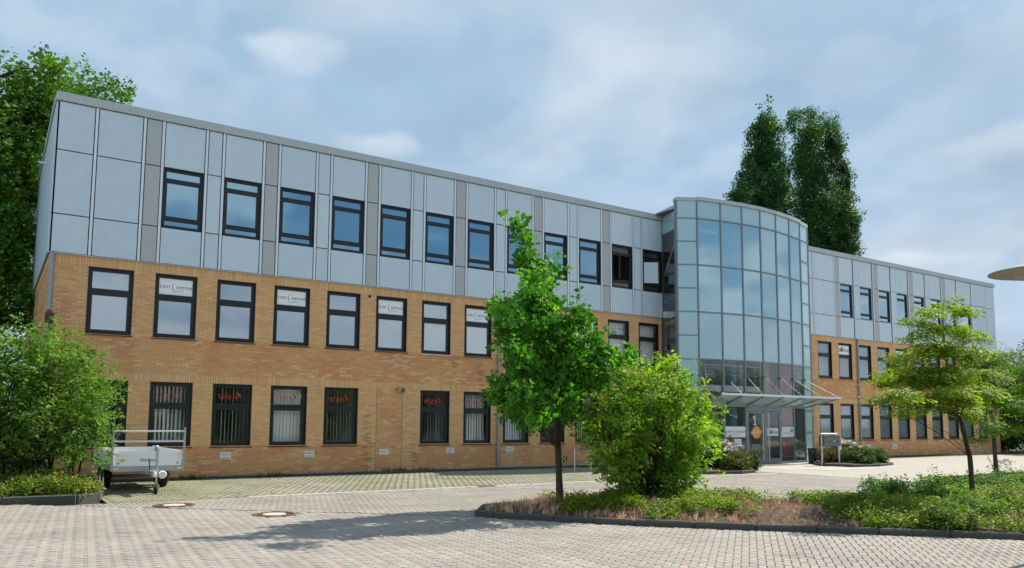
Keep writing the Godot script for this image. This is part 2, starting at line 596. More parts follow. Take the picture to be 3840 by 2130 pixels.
func lower_window(x: float, y0: float, w: float, h: float, pane_m: String, opts := {}) -> Node3D:
	var win := holder("window", bld, Vector3(x, y0, 0))
	part("frame", two_light_frame(w, h), M.frame_black, win)
	var ty := h * 0.64
	bx("pane", Vector3(0.10, ty + 0.06, -0.114), Vector3(w - 0.10, h - 0.10, -0.112), M[opts.get("top", pane_m)], win)
	bx("pane", Vector3(0.115, 0.115, -0.114), Vector3(w - 0.115, ty - 0.075, -0.112), M[pane_m], win)
	var sm := MB.new()
	sm.hexa([Vector3(-0.05, -0.035, 0.045), Vector3(w + 0.05, -0.035, 0.045), Vector3(w + 0.05, -0.018, 0.045), Vector3(-0.05, -0.018, 0.045), Vector3(-0.05, -0.03, -0.03), Vector3(w + 0.05, -0.03, -0.03), Vector3(w + 0.05, 0.003, -0.03), Vector3(-0.05, 0.003, -0.03)])
	part("sill", sm.done(), M.white if opts.get("white_sill", false) else M.sill, win)
	var turn: float = opts.get("slats", -1.0)
	if turn >= 0.0:
		var gap := 0.118
		var nn := int((w - 0.12) / gap)
		for i in nn:
			var a := turn + 0.12 * sin(i * 2.1 + x)
			var t := Transform3D(Basis(Vector3.UP, a) * Basis.from_scale(Vector3(0.112, h - 0.13, 0.0025)), Vector3(0.1 + i * gap + 0.05, h * 0.5 - 0.01, -0.36))
			part("blind_slat", unit_box, M.blind, win, t)
	if opts.get("curtain", false):
		bx("roller_blind", Vector3(0.04, 0.05, -0.345), Vector3(w - 0.04, h - 0.03, -0.34), M.blind, win)
	match opts.get("sign", ""):
		"con":
			con_sense(win, Vector3(w * 0.5, ty + (h - ty) * 0.5 - 0.02, -0.108), w - 0.22, h - ty - 0.17)
		"con_faint":
			con_sense(win, Vector3(w * 0.5, ty + (h - ty) * 0.5 - 0.02, -0.108), w - 0.22, 0.0)
		"wbk":
			wbk(win, Vector3(w * 0.47, ty + (h - ty) * 0.5 - 0.06, -0.108), 0.155)
		"fides":
			bx("sign_film", Vector3(0.10, ty + 0.06, -0.1105), Vector3(w - 0.10, h - 0.10, -0.1095), M.white_film, win)
			fides(win, Vector3(w * 0.5, ty + (h - ty) * 0.5 - 0.03, -0.107), 0.2)
	return win

func con_sense(win: Node3D, c: Vector3, w: float, film_h: float) -> void:
	if film_h > 0.0:
		bx("sign_film", c + Vector3(-w * 0.5, -film_h * 0.5, -0.004), c + Vector3(w * 0.5, film_h * 0.5, -0.003), M.white_film, win)
	var s := w * 0.110
	text("lettering", "con", s, 0.002, M.ink_grey, win, Transform3D(Basis.from_scale(Vector3(1.25, 1, 1)), c + Vector3(-w * 0.315, 0.012, 0)))
	text("lettering", "sense", s, 0.002, M.ink_grey, win, Transform3D(Basis.from_scale(Vector3(1.25, 1, 1)), c + Vector3(w * 0.245, 0.012, 0)))
	var mb := MB.new()   # the crescent
	var n := 14
	for i in n:
		var a0 := lerpf(0.62, 1.5, float(i) / n) * PI
		var a1 := lerpf(0.62, 1.5, float(i + 1) / n) * PI
		var f := func(a, r, t): return Vector3(cos(a) * r * 0.75, sin(a) * r, 0) + Vector3(0, 0, 0.001) * t
		var r0 := w * 0.16
		var t0 := sin(PI * float(i) / n) * w * 0.022
		var t1 := sin(PI * float(i + 1) / n) * w * 0.022
		mb.quad(f.call(a0, r0, 0), f.call(a0, r0 + t0, 0), f.call(a1, r0 + t1, 0), f.call(a1, r0, 0))
	part("crescent_mark", mb.done(), M.ink_blue, win, Transform3D(Basis.IDENTITY, c + Vector3(w * 0.03, 0.0, 0.002)))
	text("lettering", "GROUP", s * 0.32, 0.002, M.ink_sky, win, Transform3D(Basis.from_scale(Vector3(1.6, 1, 1)), c + Vector3(w * 0.13, -w * 0.115, 0)))

func wbk(win: Node3D, c: Vector3, s: float) -> void:
	text("lettering", "WBK", s, 0.002, M.ink_red, win, Transform3D(Basis.from_scale(Vector3(1.2, 1, 1)), c + Vector3(-s * 0.55, 0, 0)), "Droid Serif")
	var mb := MB.new()
	mb.quad(Vector3(0, s * 0.75, 0), Vector3(s * 0.42, s * 0.75, 0), Vector3(s * 0.85, -s * 0.25, 0), Vector3(s * 0.48, -s * 0.25, 0))
	part("slanted_mark", mb.done(), M.ink_red, win, Transform3D(Basis.IDENTITY, c + Vector3(s * 1.3, 0.03, 0)))

func fides(win: Node3D, c: Vector3, s: float) -> void:
	text("lettering", "Confides", s, 0.002, M.ink_dark, win, Transform3D(Basis.IDENTITY, c + Vector3(0.06, 0, 0)))
	var mb := MB.new()
	for q in [[0.0, 0.0, 0.55], [-0.55, 0.05, 0.3], [0.1, 0.55, 0.28], [0.45, -0.15, 0.3]]:
		for i in 12:
			var a0 := -TAU * i / 12
			var a1 := -TAU * (i + 1) / 12
			var o := Vector3(q[0] * s, q[1] * s, 0)
			mb.tri(o, o + Vector3(cos(a0), sin(a0), 0) * q[2] * s, o + Vector3(cos(a1), sin(a1), 0) * q[2] * s)
	part("puzzle_mark", mb.done(), M.ink_sky, win, Transform3D(Basis.IDENTITY, c + Vector3(-s * 1.05, s * 0.05, 0.004)))
	var yb := MB.new()
	yb.quad(Vector3(0, 0, 0), Vector3(0.1, 0.9, 0) * s, Vector3(0.55, 0.75, 0) * s, Vector3(0.45, 0.1, 0) * s)
	part("yellow_mark", yb.done(), M.ink_yellow, win, Transform3D(Basis.IDENTITY, c + Vector3(-s * 0.75, s * 0.2, 0.003)))

func upper_frame(w: float, h: float) -> ArrayMesh:
	var key := "three%.3f" % w
	if not frame_meshes.has(key):
		var mb := MB.new()
		ring(mb, 0.02, 0.02, w - 0.02, h - 0.02, 0.068, -0.10, -0.03)
		for q in [[0.155, 0.045], [0.805, 0.045]]:
			mb.box(Vector3(0.085, h * q[0] - q[1], -0.128), Vector3(w - 0.085, h * q[0] + q[1], -0.058))
		ring(mb, 0.086, h * 0.155 + 0.046, w - 0.086, h * 0.805 - 0.046, 0.04, -0.125, -0.05)
		ring(mb, 0.086, h * 0.805 + 0.046, w - 0.086, h - 0.081, 0.014, -0.12, -0.065)
		ring(mb, 0.086, 0.081, w - 0.086, h * 0.155 - 0.046, 0.014, -0.12, -0.065)
		frame_meshes[key] = mb.done()
	return frame_meshes[key]

func upper_window(x: float, w: float, pane_m := "glass_top", state := 0) -> void:
	var h := H_S1 - H_S2
	var win := holder("window", bld, Vector3(x, H_S2, 0.06))
	var lm := MB.new()
	ring(lm, 0.003, 0.003, w - 0.003, h - 0.003, 0.02, -0.3, 0.015)
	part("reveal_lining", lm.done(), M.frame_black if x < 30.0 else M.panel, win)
	part("frame", upper_frame(w, h), M.frame_black, win)
	bx("pane", Vector3(0.095, h * 0.805 + 0.055, -0.094), Vector3(w - 0.095, h - 0.09, -0.092), M[pane_m], win)
	bx("pane", Vector3(0.095, 0.09, -0.094), Vector3(w - 0.095, h * 0.155 - 0.055, -0.092), M[pane_m], win)
	if state == 0:
		bx("pane", Vector3(0.12, h * 0.155 + 0.08, -0.094), Vector3(w - 0.12, h * 0.805 - 0.08, -0.092), M[pane_m], win)
	else:
		# the sash stands open, turned about its middle
		var sm := MB.new()
		ring(sm, -0.46, -0.56, 0.46, 0.56, 0.07, -0.03, 0.03)
		var t := Transform3D(Basis(Vector3.UP, 0.85 if state == 1 else -0.5), Vector3(w * 0.5, h * 0.48, -0.16))
		part("open_sash", sm.done(), M.frame_black, win, t)
		part("pane", unit_box, M.glass_mid, win, t * Transform3D(Basis.from_scale(Vector3(0.79, 0.99, 0.004)), Vector3.ZERO))

func cladding(x0: float, x1: float, ya: float, yb: float, m: Material) -> void:
	if x1 - x0 > 0.02:
		if m == M.panel:
			m = [M.panel, M.panel_b, M.panel_c][rng.randi() % 3]
		bx("cladding_panel", Vector3(x0 + 0.006, ya + 0.017, 0.035), Vector3(x1 - 0.006, yb - 0.017, 0.075), m, bld)

func cover_strip(x: float, wide := 0.072) -> void:
	bx("cover_strip", Vector3(x - wide * 0.5, H_CL + 0.006, 0.03), Vector3(x + wide * 0.5, H_P - 0.004, 0.083), M.strip, bld)

func make_building() -> void:
	brick_noise.seed = 8
	brick_noise.frequency = 0.55
	bld = thing("office_building", "long tan brick office building with pale panels above and a curved glass stair tower", "building")
	var XL := 1.24
	var XT := 25.86
	var XR := 34.9
	var XE := 57.24
	var zb := -15.5
	# ------- openings
	var ff := []
	for k in 13:
		ff.append(2.28 + 1.861 * k if k < 8 else 17.12 + 1.828 * (k - 8))
	var right := []
	for k in 10:
		right.append(37.55 + 1.876 * k)
	var op_l := []
	var op_r := []
	for k in 13:
		op_l.append(Rect2(ff[k], H_F0, WIN_W, H_F1 - H_F0))
		if k != 5:
			op_l.append(Rect2(ff[k], H_G0, WIN_W, H_G1 - H_G0))
	for x in right:
		op_r.append(Rect2(x, H_F0, WIN_W, H_F1 - H_F0))
		op_r.append(Rect2(x, H_G0, WIN_W, H_G1 - H_G0))
	part("wall", pierced(XL + 0.02, XT, 0, H_CL, -0.32, -0.012, op_l), M.mortar, bld)
	part("wall", pierced(XR, XE - 0.02, 0, H_CL, -0.32, -0.012, op_r), M.mortar, bld)
	# ------- brick courses
	var fr := Transform3D.IDENTITY
	for s in [[XL, XT, op_l], [XR, XE, op_r]]:
		var ops: Array = s[2].duplicate()
		if s[0] < 2.0:
			ops.append(Rect2(11.68, 0, 1.03, H_G1))
		lay_bricks(fr, s[0], s[1], 0.02, H_G1, 45, ops)
		soldier_row(fr, s[0], s[1], H_G1, 3.25)
		lay_bricks(fr, s[0], s[1], 3.25, H_F1, 47, ops)
		soldier_row(fr, s[0], s[1], H_F1, H_CL - 0.02)
	# the closed doorway: a field of redder bricks with pale joints
	var fx := Transform3D(Basis.IDENTITY, Vector3(0, 0, -0.004))
	lay_bricks(fx, 11.70, 12.69, 0.02, H_G1, 42, [])
	bx("pointing", Vector3(11.69, 0.02, -0.011), Vector3(12.70, H_G1 - 0.005, -0.0105), mat("pale_pointing", lin(0.40, 0.30, 0.17), 0.95), bld)
	for x in [11.685, 12.705]:
		bx("expansion_joint", Vector3(x - 0.006, 0.02, -0.02), Vector3(x + 0.006, H_G1, 0.001), M.pale_pointing, bld)
	# end wall on the left: bricks below, panels above
	var fe := Transform3D(Basis(Vector3.UP, -PI / 2), Vector3(XL, 0, 0))
	var op_e := [Rect2(-6.3, H_F0, 0.8, 2.0), Rect2(-8.2, H_F0, 0.8, 2.0)]
	fe = Transform3D(Basis(Vector3(0, 0, 1), Vector3(0, 1, 0), Vector3(-1, 0, 0)), Vector3(XL, 0, 0))
	lay_bricks(fe, zb, -0.012, 0.02, H_F1, 96, op_e)
	soldier_row(fe, zb, -0.012, H_F1, H_CL - 0.02)
	var we := part("wall", pierced(zb, -0.03, 0, H_CL, -0.32, -0.012, op_e), M.mortar, bld, fe)
	for o in op_e:
		var ew := holder("end_window", bld)
		var em := MB.new()
		ring(em, o.position.x + 0.01, o.position.y + 0.01, o.end.x - 0.01, o.end.y - 0.01, 0.09, -0.16, -0.08)
		part("frame", em.done(), M.frame_black, ew, fe)
		part("pane", unit_box, M.glass_clear, ew, fe * Transform3D(Basis.from_scale(Vector3(o.size.x - 0.16, o.size.y - 0.16, 0.006)), Vector3(o.get_center().x, o.get_center().y, -0.12)))
	all_bricks.sort_custom(func(a, b): return a[2] < b[2])
	var singles := []
	var rest_t := []
	var rest_c := []
	for b in all_bricks:
		var o: Vector3 = b[0].origin
		if singles.size() < 300 and o.x > 3.7 and o.x < 14 and absf(o.z) < 0.05 and o.y > 0.3:
			singles.append(b)
		else:
			rest_t.append(b[0])
			rest_c.append(b[1])
	copies("brickwork", unit_box, M.brick, rest_t, rest_c, bld)
	var tones := []
	for k in 12:
		var c: Color = singles[k * 7][1]
		var bm: StandardMaterial3D = M.brick.duplicate()
		bm.vertex_color_use_as_albedo = false
		bm.albedo_color = c.linear_to_srgb()
		tones.append([c, bm])
	for b in singles:
		var best = tones[0]
		for q in tones:
			if absf(q[0].r - b[1].r) + absf(q[0].g - b[1].g) < absf(best[0].r - b[1].r) + absf(best[0].g - b[1].g):
				best = q
		part("brick", unit_box, best[1], bld, b[0])
	# ------- windows of the brick storeys
	var wb := ["wbk", "wbk", "wbk", "wbk", "wbk", "", "wbk", "wbk", "wbk", "wbk", "wbk", "", ""]
	var slat := [1.15, 0.75, 1.25, 0.12, 1.2, 0, 1.2, 0.28, 0.3, 1.1, 0.4, 0.3, 0.3]
	for k in 13:
		var o := {}
		var pm := "glass_mid"
		if k in [1, 3, 5, 7]:
			o.sign = "con"
		if k in [5, 6, 7]:
			o.curtain = true
			pm = "glass_bright"
		if k in [8, 9, 10, 12]:
			o.curtain = true
		if k == 11:
			o.sign = "con_faint"
			pm = "glass_clear"
			o.curtain = true
		if k == 12:
			pm = "glass_clear"
		if k == 6:
			o.white_sill = true
		lower_window(ff[k], H_F0, WIN_W, H_F1 - H_F0, pm, o)
		if k != 5:
			var g := {"slats": slat[k], "sign": wb[k]}
			lower_window(ff[k], H_G0, WIN_W, H_G1 - H_G0, "glass_clear", g)
	for k in 10:
		var o := {"curtain": k in [0, 2]}
		if k in [1, 4]:
			o.sign = "fides"
		lower_window(right[k], H_F0, WIN_W, H_F1 - H_F0, "glass_right", o)
		lower_window(right[k], H_G0, WIN_W, H_G1 - H_G0, "glass_right", {"slats": 0.35} if k > 2 else {"curtain": true})
	# ------- cladding, left wing
	bx("panel_backing", Vector3(XL + 0.05, H_CL, -0.32), Vector3(XL + 0.3, H_P, 0.03), M.membrane, bld)
	var ups := []
	for k in 12:
		ups.append(Rect2(4.212 + 1.8585 * k, H_S2, 1.205, H_S1 - H_S2))
	part("panel_backing", pierced(XL + 0.3, XT, H_CL + 0.01, H_P, -0.32, 0.03, ups), M.membrane, bld)
	var cols := [[XL + 0.02, 2.205, 0], [2.325, 3.545, 0], [3.665, 4.10, 1]]
	for k in 12:
		var a: float = ups[k].position.x
		cols.append([a, a + 1.205, 2])
		if k < 11:
			cols.append([a + 1.325, a + 1.74, 0 if k % 2 == 0 else 1])
	for c in cols:
		var pmat: Material = M.panel_dark if c[2] == 1 else M.panel
		cladding(c[0], c[1], H_CL, H_S2, pmat)
		if c[2] != 2:
			cladding(c[0], c[1], H_S2, H_S1, pmat)
		cladding(c[0], c[1], H_S1, H_P, pmat)
	for x in [2.265, 3.605]:
		cover_strip(x)
	for k in 12:
		cover_strip(ups[k].position.x - 0.058)
		if k < 11:
			cover_strip(ups[k].end.x + 0.06)
		upper_window(ups[k].position.x, 1.205, "glass_top" if k < 10 else "glass_clear", 0 if k < 10 else k - 9)
	# ------- cladding, right wing
	var upr := []
	for k in 8:
		upr.append(Rect2(39.62 + 1.885 * k, H_S2, 1.22, H_S1 - H_S2))
	part("panel_backing", pierced(XR, XE - 0.1, H_CL + 0.01, H_P, -0.32, 0.03, upr), M.membrane, bld)
	var colr := [[35.0, 37.13, 0], [37.27, 37.74, 0], [37.80, 39.04, 0]]
	for k in 8:
		var a: float = upr[k].position.x
		colr.append([a - 0.46, a - 0.05, 1 if k % 2 == 0 else 0])
		colr.append([a, a + 1.22, 2])
	colr.append_array([[54.20, 54.72, 0], [54.82, 56.06, 0], [56.18, XE - 0.02, 0]])
	for c in colr:
		var pmat: Material = M.panel_dark if c[2] == 1 else M.panel
		cladding(c[0], c[1], H_CL, H_S2, pmat)
		if c[2] != 2:
			cladding(c[0], c[1], H_S2, H_S1, pmat)
		cladding(c[0], c[1], H_S1, H_P, pmat)
	for x in [37.20, 37.77, 54.77, 56.12]:
		cover_strip(x, 0.07)
	for k in 9:
		cover_strip(39.10 + 1.885 * k, 0.075)
		if k < 8:
			cover_strip(upr[k].position.x - 0.025, 0.035)
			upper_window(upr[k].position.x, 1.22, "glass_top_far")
	# ------- cladding of the end walls
	for i in 8:
		var z0 := -15.5 + i * 1.94
		for q in [[H_CL, H_S2], [H_S2, H_S1], [H_S1, H_P]]:
			bx("cladding_panel", Vector3(XL - 0.06, q[0] + 0.009, z0 + 0.03), Vector3(XL - 0.015, q[1] - 0.009, z0 + 1.91), M.panel, bld)
			bx("cladding_panel", Vector3(XE - 0.02, q[0] + 0.009, z0 + 0.03), Vector3(XE + 0.02, q[1] - 0.009, z0 + 1.91), M.panel, bld)
	bx("panel_backing", Vector3(XL - 0.015, H_CL, zb), Vector3(XL + 0.05, H_P, -0.33), M.membrane, bld)
	bx("panel_backing", Vector3(XE - 0.1, H_CL, zb), Vector3(XE - 0.02, H_P, 0.03), M.membrane, bld)
	bx("wall", Vector3(XE - 0.3, 0, zb), Vector3(XE - 0.02, H_CL, -0.32), M.mortar, bld)
	for y in [8.9, 10.4]:
		var gb := MB.new()
		gb.tube([Vector3(XL, y, -12.0 + (y - 8.9) * 5.5), Vector3(XL - 0.32, y, -12.0 + (y - 8.9) * 5.5)], [0.04, 0.04], 8)
		part("overflow_pipe", gb.done(), M.strip, bld)
	# ------- roof and its metal cap
	bx("roof", Vector3(XL + 0.1, H_P - 0.2, zb), Vector3(XE - 0.1, H_P + 0.02, -0.32), M.roof_felt, bld)
	for s in [[XL - 0.08, XT - 0.02], [XR - 0.1, XE + 0.04]]:
		var n := 8
		for i in n:
			var a: float = lerpf(s[0], s[1], float(i) / n)
			var b: float = lerpf(s[0], s[1], float(i + 1) / n) - 0.004
			bx("roof_cap", Vector3(a, H_P + 0.012, -0.4), Vector3(b, H_CAP, 0.13), M.cap, bld)
	bx("roof_cap", Vector3(XL - 0.1, H_P + 0.012, zb), Vector3(XL + 0.3, H_CAP, -0.41), M.cap, bld)
	bx("soffit", Vector3(XL - 0.05, H_CL - 0.018, -0.01), Vector3(XT, H_CL - 0.002, 0.07), M.panel, bld)
	bx("soffit", Vector3(XR, H_CL - 0.018, -0.01), Vector3(XE, H_CL - 0.002, 0.07), M.panel, bld)
	# ------- the rooms behind
	for y in [0.0, 3.35, 6.75]:
		for s in [[XL + 0.3, XT], [XT + 0.02, XR - 0.02], [XR, XE - 0.3]]:
			bx("floor_slab", Vector3(s[0], y + 0.02, -7.0 if s[0] != XT + 0.02 else -4.0), Vector3(s[1], y + 0.27 if y > 0.0 else 0.12, -0.33), M.room_floor, bld)
	bx("inner_wall", Vector3(XL + 0.3, 0.13, -6.2), Vector3(XE - 0.3, H_P - 0.2, -6.0), M.room, bld)
	for k in 7:
		bx("partition_wall", Vector3(3.75 + 3.72 * k, 0.13, -6.0), Vector3(3.87 + 3.72 * k, H_P - 0.2, -0.42), M.room, bld)
		bx("partition_wall", Vector3(37.1 + 3.76 * k * 0.9, 0.13, -6.0), Vector3(37.2 + 3.76 * k * 0.9, H_P - 0.2, -0.42), M.room, bld)
	bx("rear_wall", Vector3(XL + 0.3, 0, zb), Vector3(XE - 0.3, H_P - 0.2, zb + 0.3), M.mortar, bld)
	# ------- rainwater pipes
	for x in [16.86, 1.31, 41.12]:
		var pb := MB.new()
		pb.tube([Vector3(x, 0.05, 0.085), Vector3(x, H_CL - 0.02, 0.085)], [0.058, 0.058], 14)
		var pipe := part("downpipe", pb.done(), M.zinc, bld)
		for y in [0.9, 2.4, 4.2, 5.8]:
			var cb := MB.new()
			cb.lathe([Vector2(0.058, -0.025), Vector2(0.066, -0.022), Vector2(0.066, 0.022), Vector2(0.058, 0.025)], Vector3(x, y, 0.085), 14)
			cb.box(Vector3(x - 0.012, y - 0.015, -0.002), Vector3(x + 0.012, y + 0.015, 0.03))
			part("pipe_clamp", cb.done(), M.zinc, pipe)
		if x > 16 and x < 17:
			var ib := MB.new()
			ib.lathe([Vector2(0.06, 0.0), Vector2(0.075, 0.02), Vector2(0.075, 0.10), Vector2(0.06, 0.13)], Vector3(x, 0.62, 0.085), 14)
			part("inspection_collar", ib.done(), M.zinc, pipe)
	# a vent hole below the panels
	var vb := MB.new()
	vb.tube([Vector3(11.32, 6.34, -0.02), Vector3(11.32, 6.34, 0.012)], [0.055, 0.055], 16)
	part("vent_pipe", vb.done(), M.frame_black, bld)
	make_tower()

# ---------------------------------------------------------------- the glass tower
const TN := [Vector2(25.38, 1.50), Vector2(26.22, 1.95), Vector2(27.46, 2.22), Vector2(28.70, 2.40), Vector2(29.90, 2.47), Vector2(31.12, 2.40), Vector2(32.33, 2.24), Vector2(33.47, 2.02), Vector2(34.46, 1.74)]

func t3(i: int, y: float, out := 0.0) -> Vector3:
	var d := Vector2(TN[i].x - 29.9, TN[i].y + 10.0).normalized() * out
	return Vector3(TN[i].x + d.x, y, TN[i].y + d.y)

func slab_between(a: Vector3, b: Vector3, y0: float, y1: float, thick: float, inset := 0.0) -> ArrayMesh:
	var d := (b - a)
	d.y = 0
	d = d.normalized()
	var nrm := Vector3(-d.z, 0, d.x)   # outwards for a running from left to right
	if nrm.z < 0:
		nrm = -nrm
	var p := a + d * inset
	var q := b - d * inset
	var mb := MB.new()
	var f := nrm * thick * 0.5
	mb.hexa([Vector3(p.x, y0, p.z) + f, Vector3(q.x, y0, q.z) + f, Vector3(q.x, y1, q.z) + f, Vector3(p.x, y1, p.z) + f, Vector3(p.x, y0, p.z) - f, Vector3(q.x, y0, q.z) - f, Vector3(q.x, y1, q.z) - f, Vector3(p.x, y1, p.z) - f])
	return mb.done()

func make_tower() -> void:
	var tw := holder("stair_tower", bld)
	var rows := [12.02]
	for k in 11:
		rows.append(11.07 - 1.064 * k)
	rows.append(0.03)
	var clear_rows := [11.07, 8.94, 6.81, 4.69, 2.62]
	# posts
	for i in 9:
		var mb := MB.new()
		var w := 0.038 if i > 0 and i < 8 else 0.05
		var c := t3(i, 0.0)
		mb.box(Vector3(c.x - w, 0.0, c.z - 0.10), Vector3(c.x + w, 11.9, c.z + 0.035))
		part("mullion", mb.done(), M.frame_grey, tw)
	for b in 8:
		var side := b == 0 or b == 7
		var a := t3(b, 0)
		var e := t3(b + 1, 0)
		if side:
			for k in rows.size() - 1:
				part("pane", slab_between(a, e, rows[k + 1] + 0.02, minf(rows[k], 11.9) - 0.02, 0.02, 0.04), M.glass_frost, tw)
				part("transom", slab_between(a, e, rows[k + 1] - 0.022, rows[k + 1] + 0.022, 0.075, 0.03), M.frame_grey, tw)
		else:
			part("pane", slab_between(a, e, 11.07 + 0.02, 11.88, 0.02, 0.03), M.glass_frost, tw)
			for k in clear_rows.size():
				var y: float = clear_rows[k]
				part("transom", slab_between(a, e, y - 0.03, y + 0.03, 0.10, 0.03), M.frame_grey, tw)
				if k < clear_rows.size() - 1:
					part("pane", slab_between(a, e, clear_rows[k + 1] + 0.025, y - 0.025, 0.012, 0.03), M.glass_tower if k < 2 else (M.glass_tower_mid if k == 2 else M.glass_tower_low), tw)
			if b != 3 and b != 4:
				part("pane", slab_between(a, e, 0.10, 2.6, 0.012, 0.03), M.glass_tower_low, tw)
				part("transom", slab_between(a, e, 0.0, 0.10, 0.09, 0.03), M.frame_grey, tw)
		# the metal cap of each bay; the outer ones sit a step lower and further back
		var cm := MB.new()
		var y0 := 11.90 if not side else 11.87
		var o0 := t3(b, 0, 0.10 if not side else 0.05)
		var o1 := t3(b + 1, 0, 0.10 if not side else 0.05)
		var i0 := t3(b, 0, -0.35)
		var i1 := t3(b + 1, 0, -0.35)
		var h := 0.155
		cm.hexa([o0 + Vector3(0, y0, 0), o1 + Vector3(0, y0, 0), o1 + Vector3(0, y0 + h, 0), o0 + Vector3(0, y0 + h, 0), i0 + Vector3(0, y0, 0), i1 + Vector3(0, y0, 0), i1 + Vector3(0, y0 + h, 0), i0 + Vector3(0, y0 + h, 0)])
		part("tower_cap", cm.done(), M.cap, tw)
	# the narrow glazed side towards the left wing, and its twin
	for s in [[Vector3(25.88, 0, 0.06), Vector3(25.44, 0, 1.42)], [Vector3(34.92, 0, 0.06), Vector3(34.5, 0, 1.66)]]:
		var a: Vector3 = s[0]
		var e: Vector3 = s[1]
		var ys := [11.52, 10.55, 8.62, 6.56, 4.6, 2.62, 0.1]
		for k in ys.size() - 1:
			var y: float = ys[k]
			var b: float = ys[k + 1]
			if k == 1 and s[0].x < 30:
				# this light is tilted open on two stays
				var tilt := slab_between(a, e, -1.85, 0, 0.03, 0.08)
				part("tilted_pane", tilt, M.glass_clear, tw, Transform3D(Basis.IDENTITY, Vector3(-0.02, y - 0.05, 0)))
				var sb := MB.new()
				sb.tube([a.lerp(e, 0.25) + Vector3(-0.05, b + 0.1, 0), a.lerp(e, 0.92) + Vector3(0, b + 1.35, 0)], [0.016, 0.016], 6)
				part("stay", sb.done(), M.bright_steel, tw)
			else:
				part("pane", slab_between(a, e, b + 0.04, y - 0.04, 0.012, 0.04), M.glass_frost if k == 0 else (M.glass_clear if a.x < 30.0 else M.glass_tower), tw)
			part("transom", slab_between(a, e, b - 0.045, b + 0.045, 0.09, 0.02), M.frame_dark_grey, tw)
		var pb := MB.new()
		pb.box(Vector3(a.x - 0.03, 0, a.z - 0.02), Vector3(a.x + 0.05, 11.5, a.z + 0.06))
		part("mullion", pb.done(), M.frame_dark_grey, tw)
		var cp := MB.new()
		var w := Vector3(0.10, 0, 0)
		var a2 := a + Vector3(0, 0, -0.5)
		cp.hexa([a2 + Vector3(-0.1, 11.54, 0), e + Vector3(-0.1, 11.54, 0), e + Vector3(-0.1, 11.68, 0), a2 + Vector3(-0.1, 11.68, 0), a2 + w + Vector3(0, 11.54, 0), e + w + Vector3(0, 11.54, 0), e + w + Vector3(0, 11.68, 0), a2 + w + Vector3(0, 11.68, 0)])
		part("tower_cap", cp.done(), M.cap, tw)
	# roof deck, landings, inner walls
	var rm := MB.new()
	for b in 8:
		var a := t3(b, 11.5, -0.12)
		var e := t3(b + 1, 11.5, -0.12)
		rm.hexa([a, e, e + Vector3(0, 0.06, 0), a + Vector3(0, 0.06, 0), Vector3(a.x, 11.5, -0.5), Vector3(e.x, 11.5, -0.5), Vector3(e.x, 11.56, -0.5), Vector3(a.x, 11.56, -0.5)])
	part("tower_roof", rm.done(), M.roof_felt, tw)
	for y in [3.35, 6.7]:
		var lm := MB.new()
		for b in 8:
			var a := t3(b, y, -1.3)
			var e := t3(b + 1, y, -1.3)
			lm.hexa([a, e, e + Vector3(0, 0.28, 0), a + Vector3(0, 0.28, 0), Vector3(a.x, y, -3.9), Vector3(e.x, y, -3.9), Vector3(e.x, y + 0.28, -3.9), Vector3(a.x, y + 0.28, -3.9)])
		part("landing", lm.done(), M.white, tw)
	bx("inner_wall", Vector3(25.95, 0.13, -4.1), Vector3(34.85, 11.4, -3.95), M.room, tw)
	for q in [[26.6, 7.2], [28.9, 7.2], [31.4, 7.2], [26.6, 3.9], [29.4, 3.9], [32.4, 3.9]]:
		bx("inner_door", Vector3(q[0], q[1], -3.94), Vector3(q[0] + 1.0, q[1] + 2.1, -3.9), M.frame_dark_grey, tw)
	for q in [[29.7, 0.8], [34.0, 0.6]]:
		var cb := MB.new()
		cb.tube([Vector3(q[0], 0.1, q[1]), Vector3(q[0], 11.45, q[1])], [0.17, 0.17], 18)
		part("column", cb.done(), M.blue_column, tw)
	bx("ochre_wall", Vector3(31.35, 0.13, 1.0), Vector3(32.05, 5.2, 1.1), M.ochre_wall, tw)
	bx("red_wall", Vector3(32.35, 0.13, 1.45), Vector3(33.05, 5.1, 1.55), M.red_wall, tw)
	# a stair flight with its landing rail
	for f in [[0.14, 26.4, 1], [3.63, 30.2, -1], [6.98, 26.4, 1]]:
		var sm := MB.new()
		for i in 19:
			var x: float = f[1] + f[2] * i * 0.26
			sm.box(Vector3(minf(x, x + 0.3 * f[2]), f[0] + i * 0.18, -2.6), Vector3(maxf(x, x + 0.3 * f[2]), f[0] + i * 0.18 + 0.16, -1.4))
		part("stair_flight", sm.done(), M.room, tw)
	for y in [3.63, 6.98]:
		var bm := MB.new()
		for b in range(1, 7):
			bm.tube([t3(b, y + 0.95, -1.32), t3(b + 1, y + 0.95, -1.32)], [0.022, 0.022], 6)
			bm.tube([t3(b, y + 0.5, -1.32), t3(b + 1, y + 0.5, -1.32)], [0.012, 0.012], 6)
			bm.tube([t3(b, y, -1.32), t3(b, y + 0.95, -1.32)], [0.016, 0.016], 6)
		part("balustrade", bm.done(), M.bright_steel, tw)
	make_entrance()

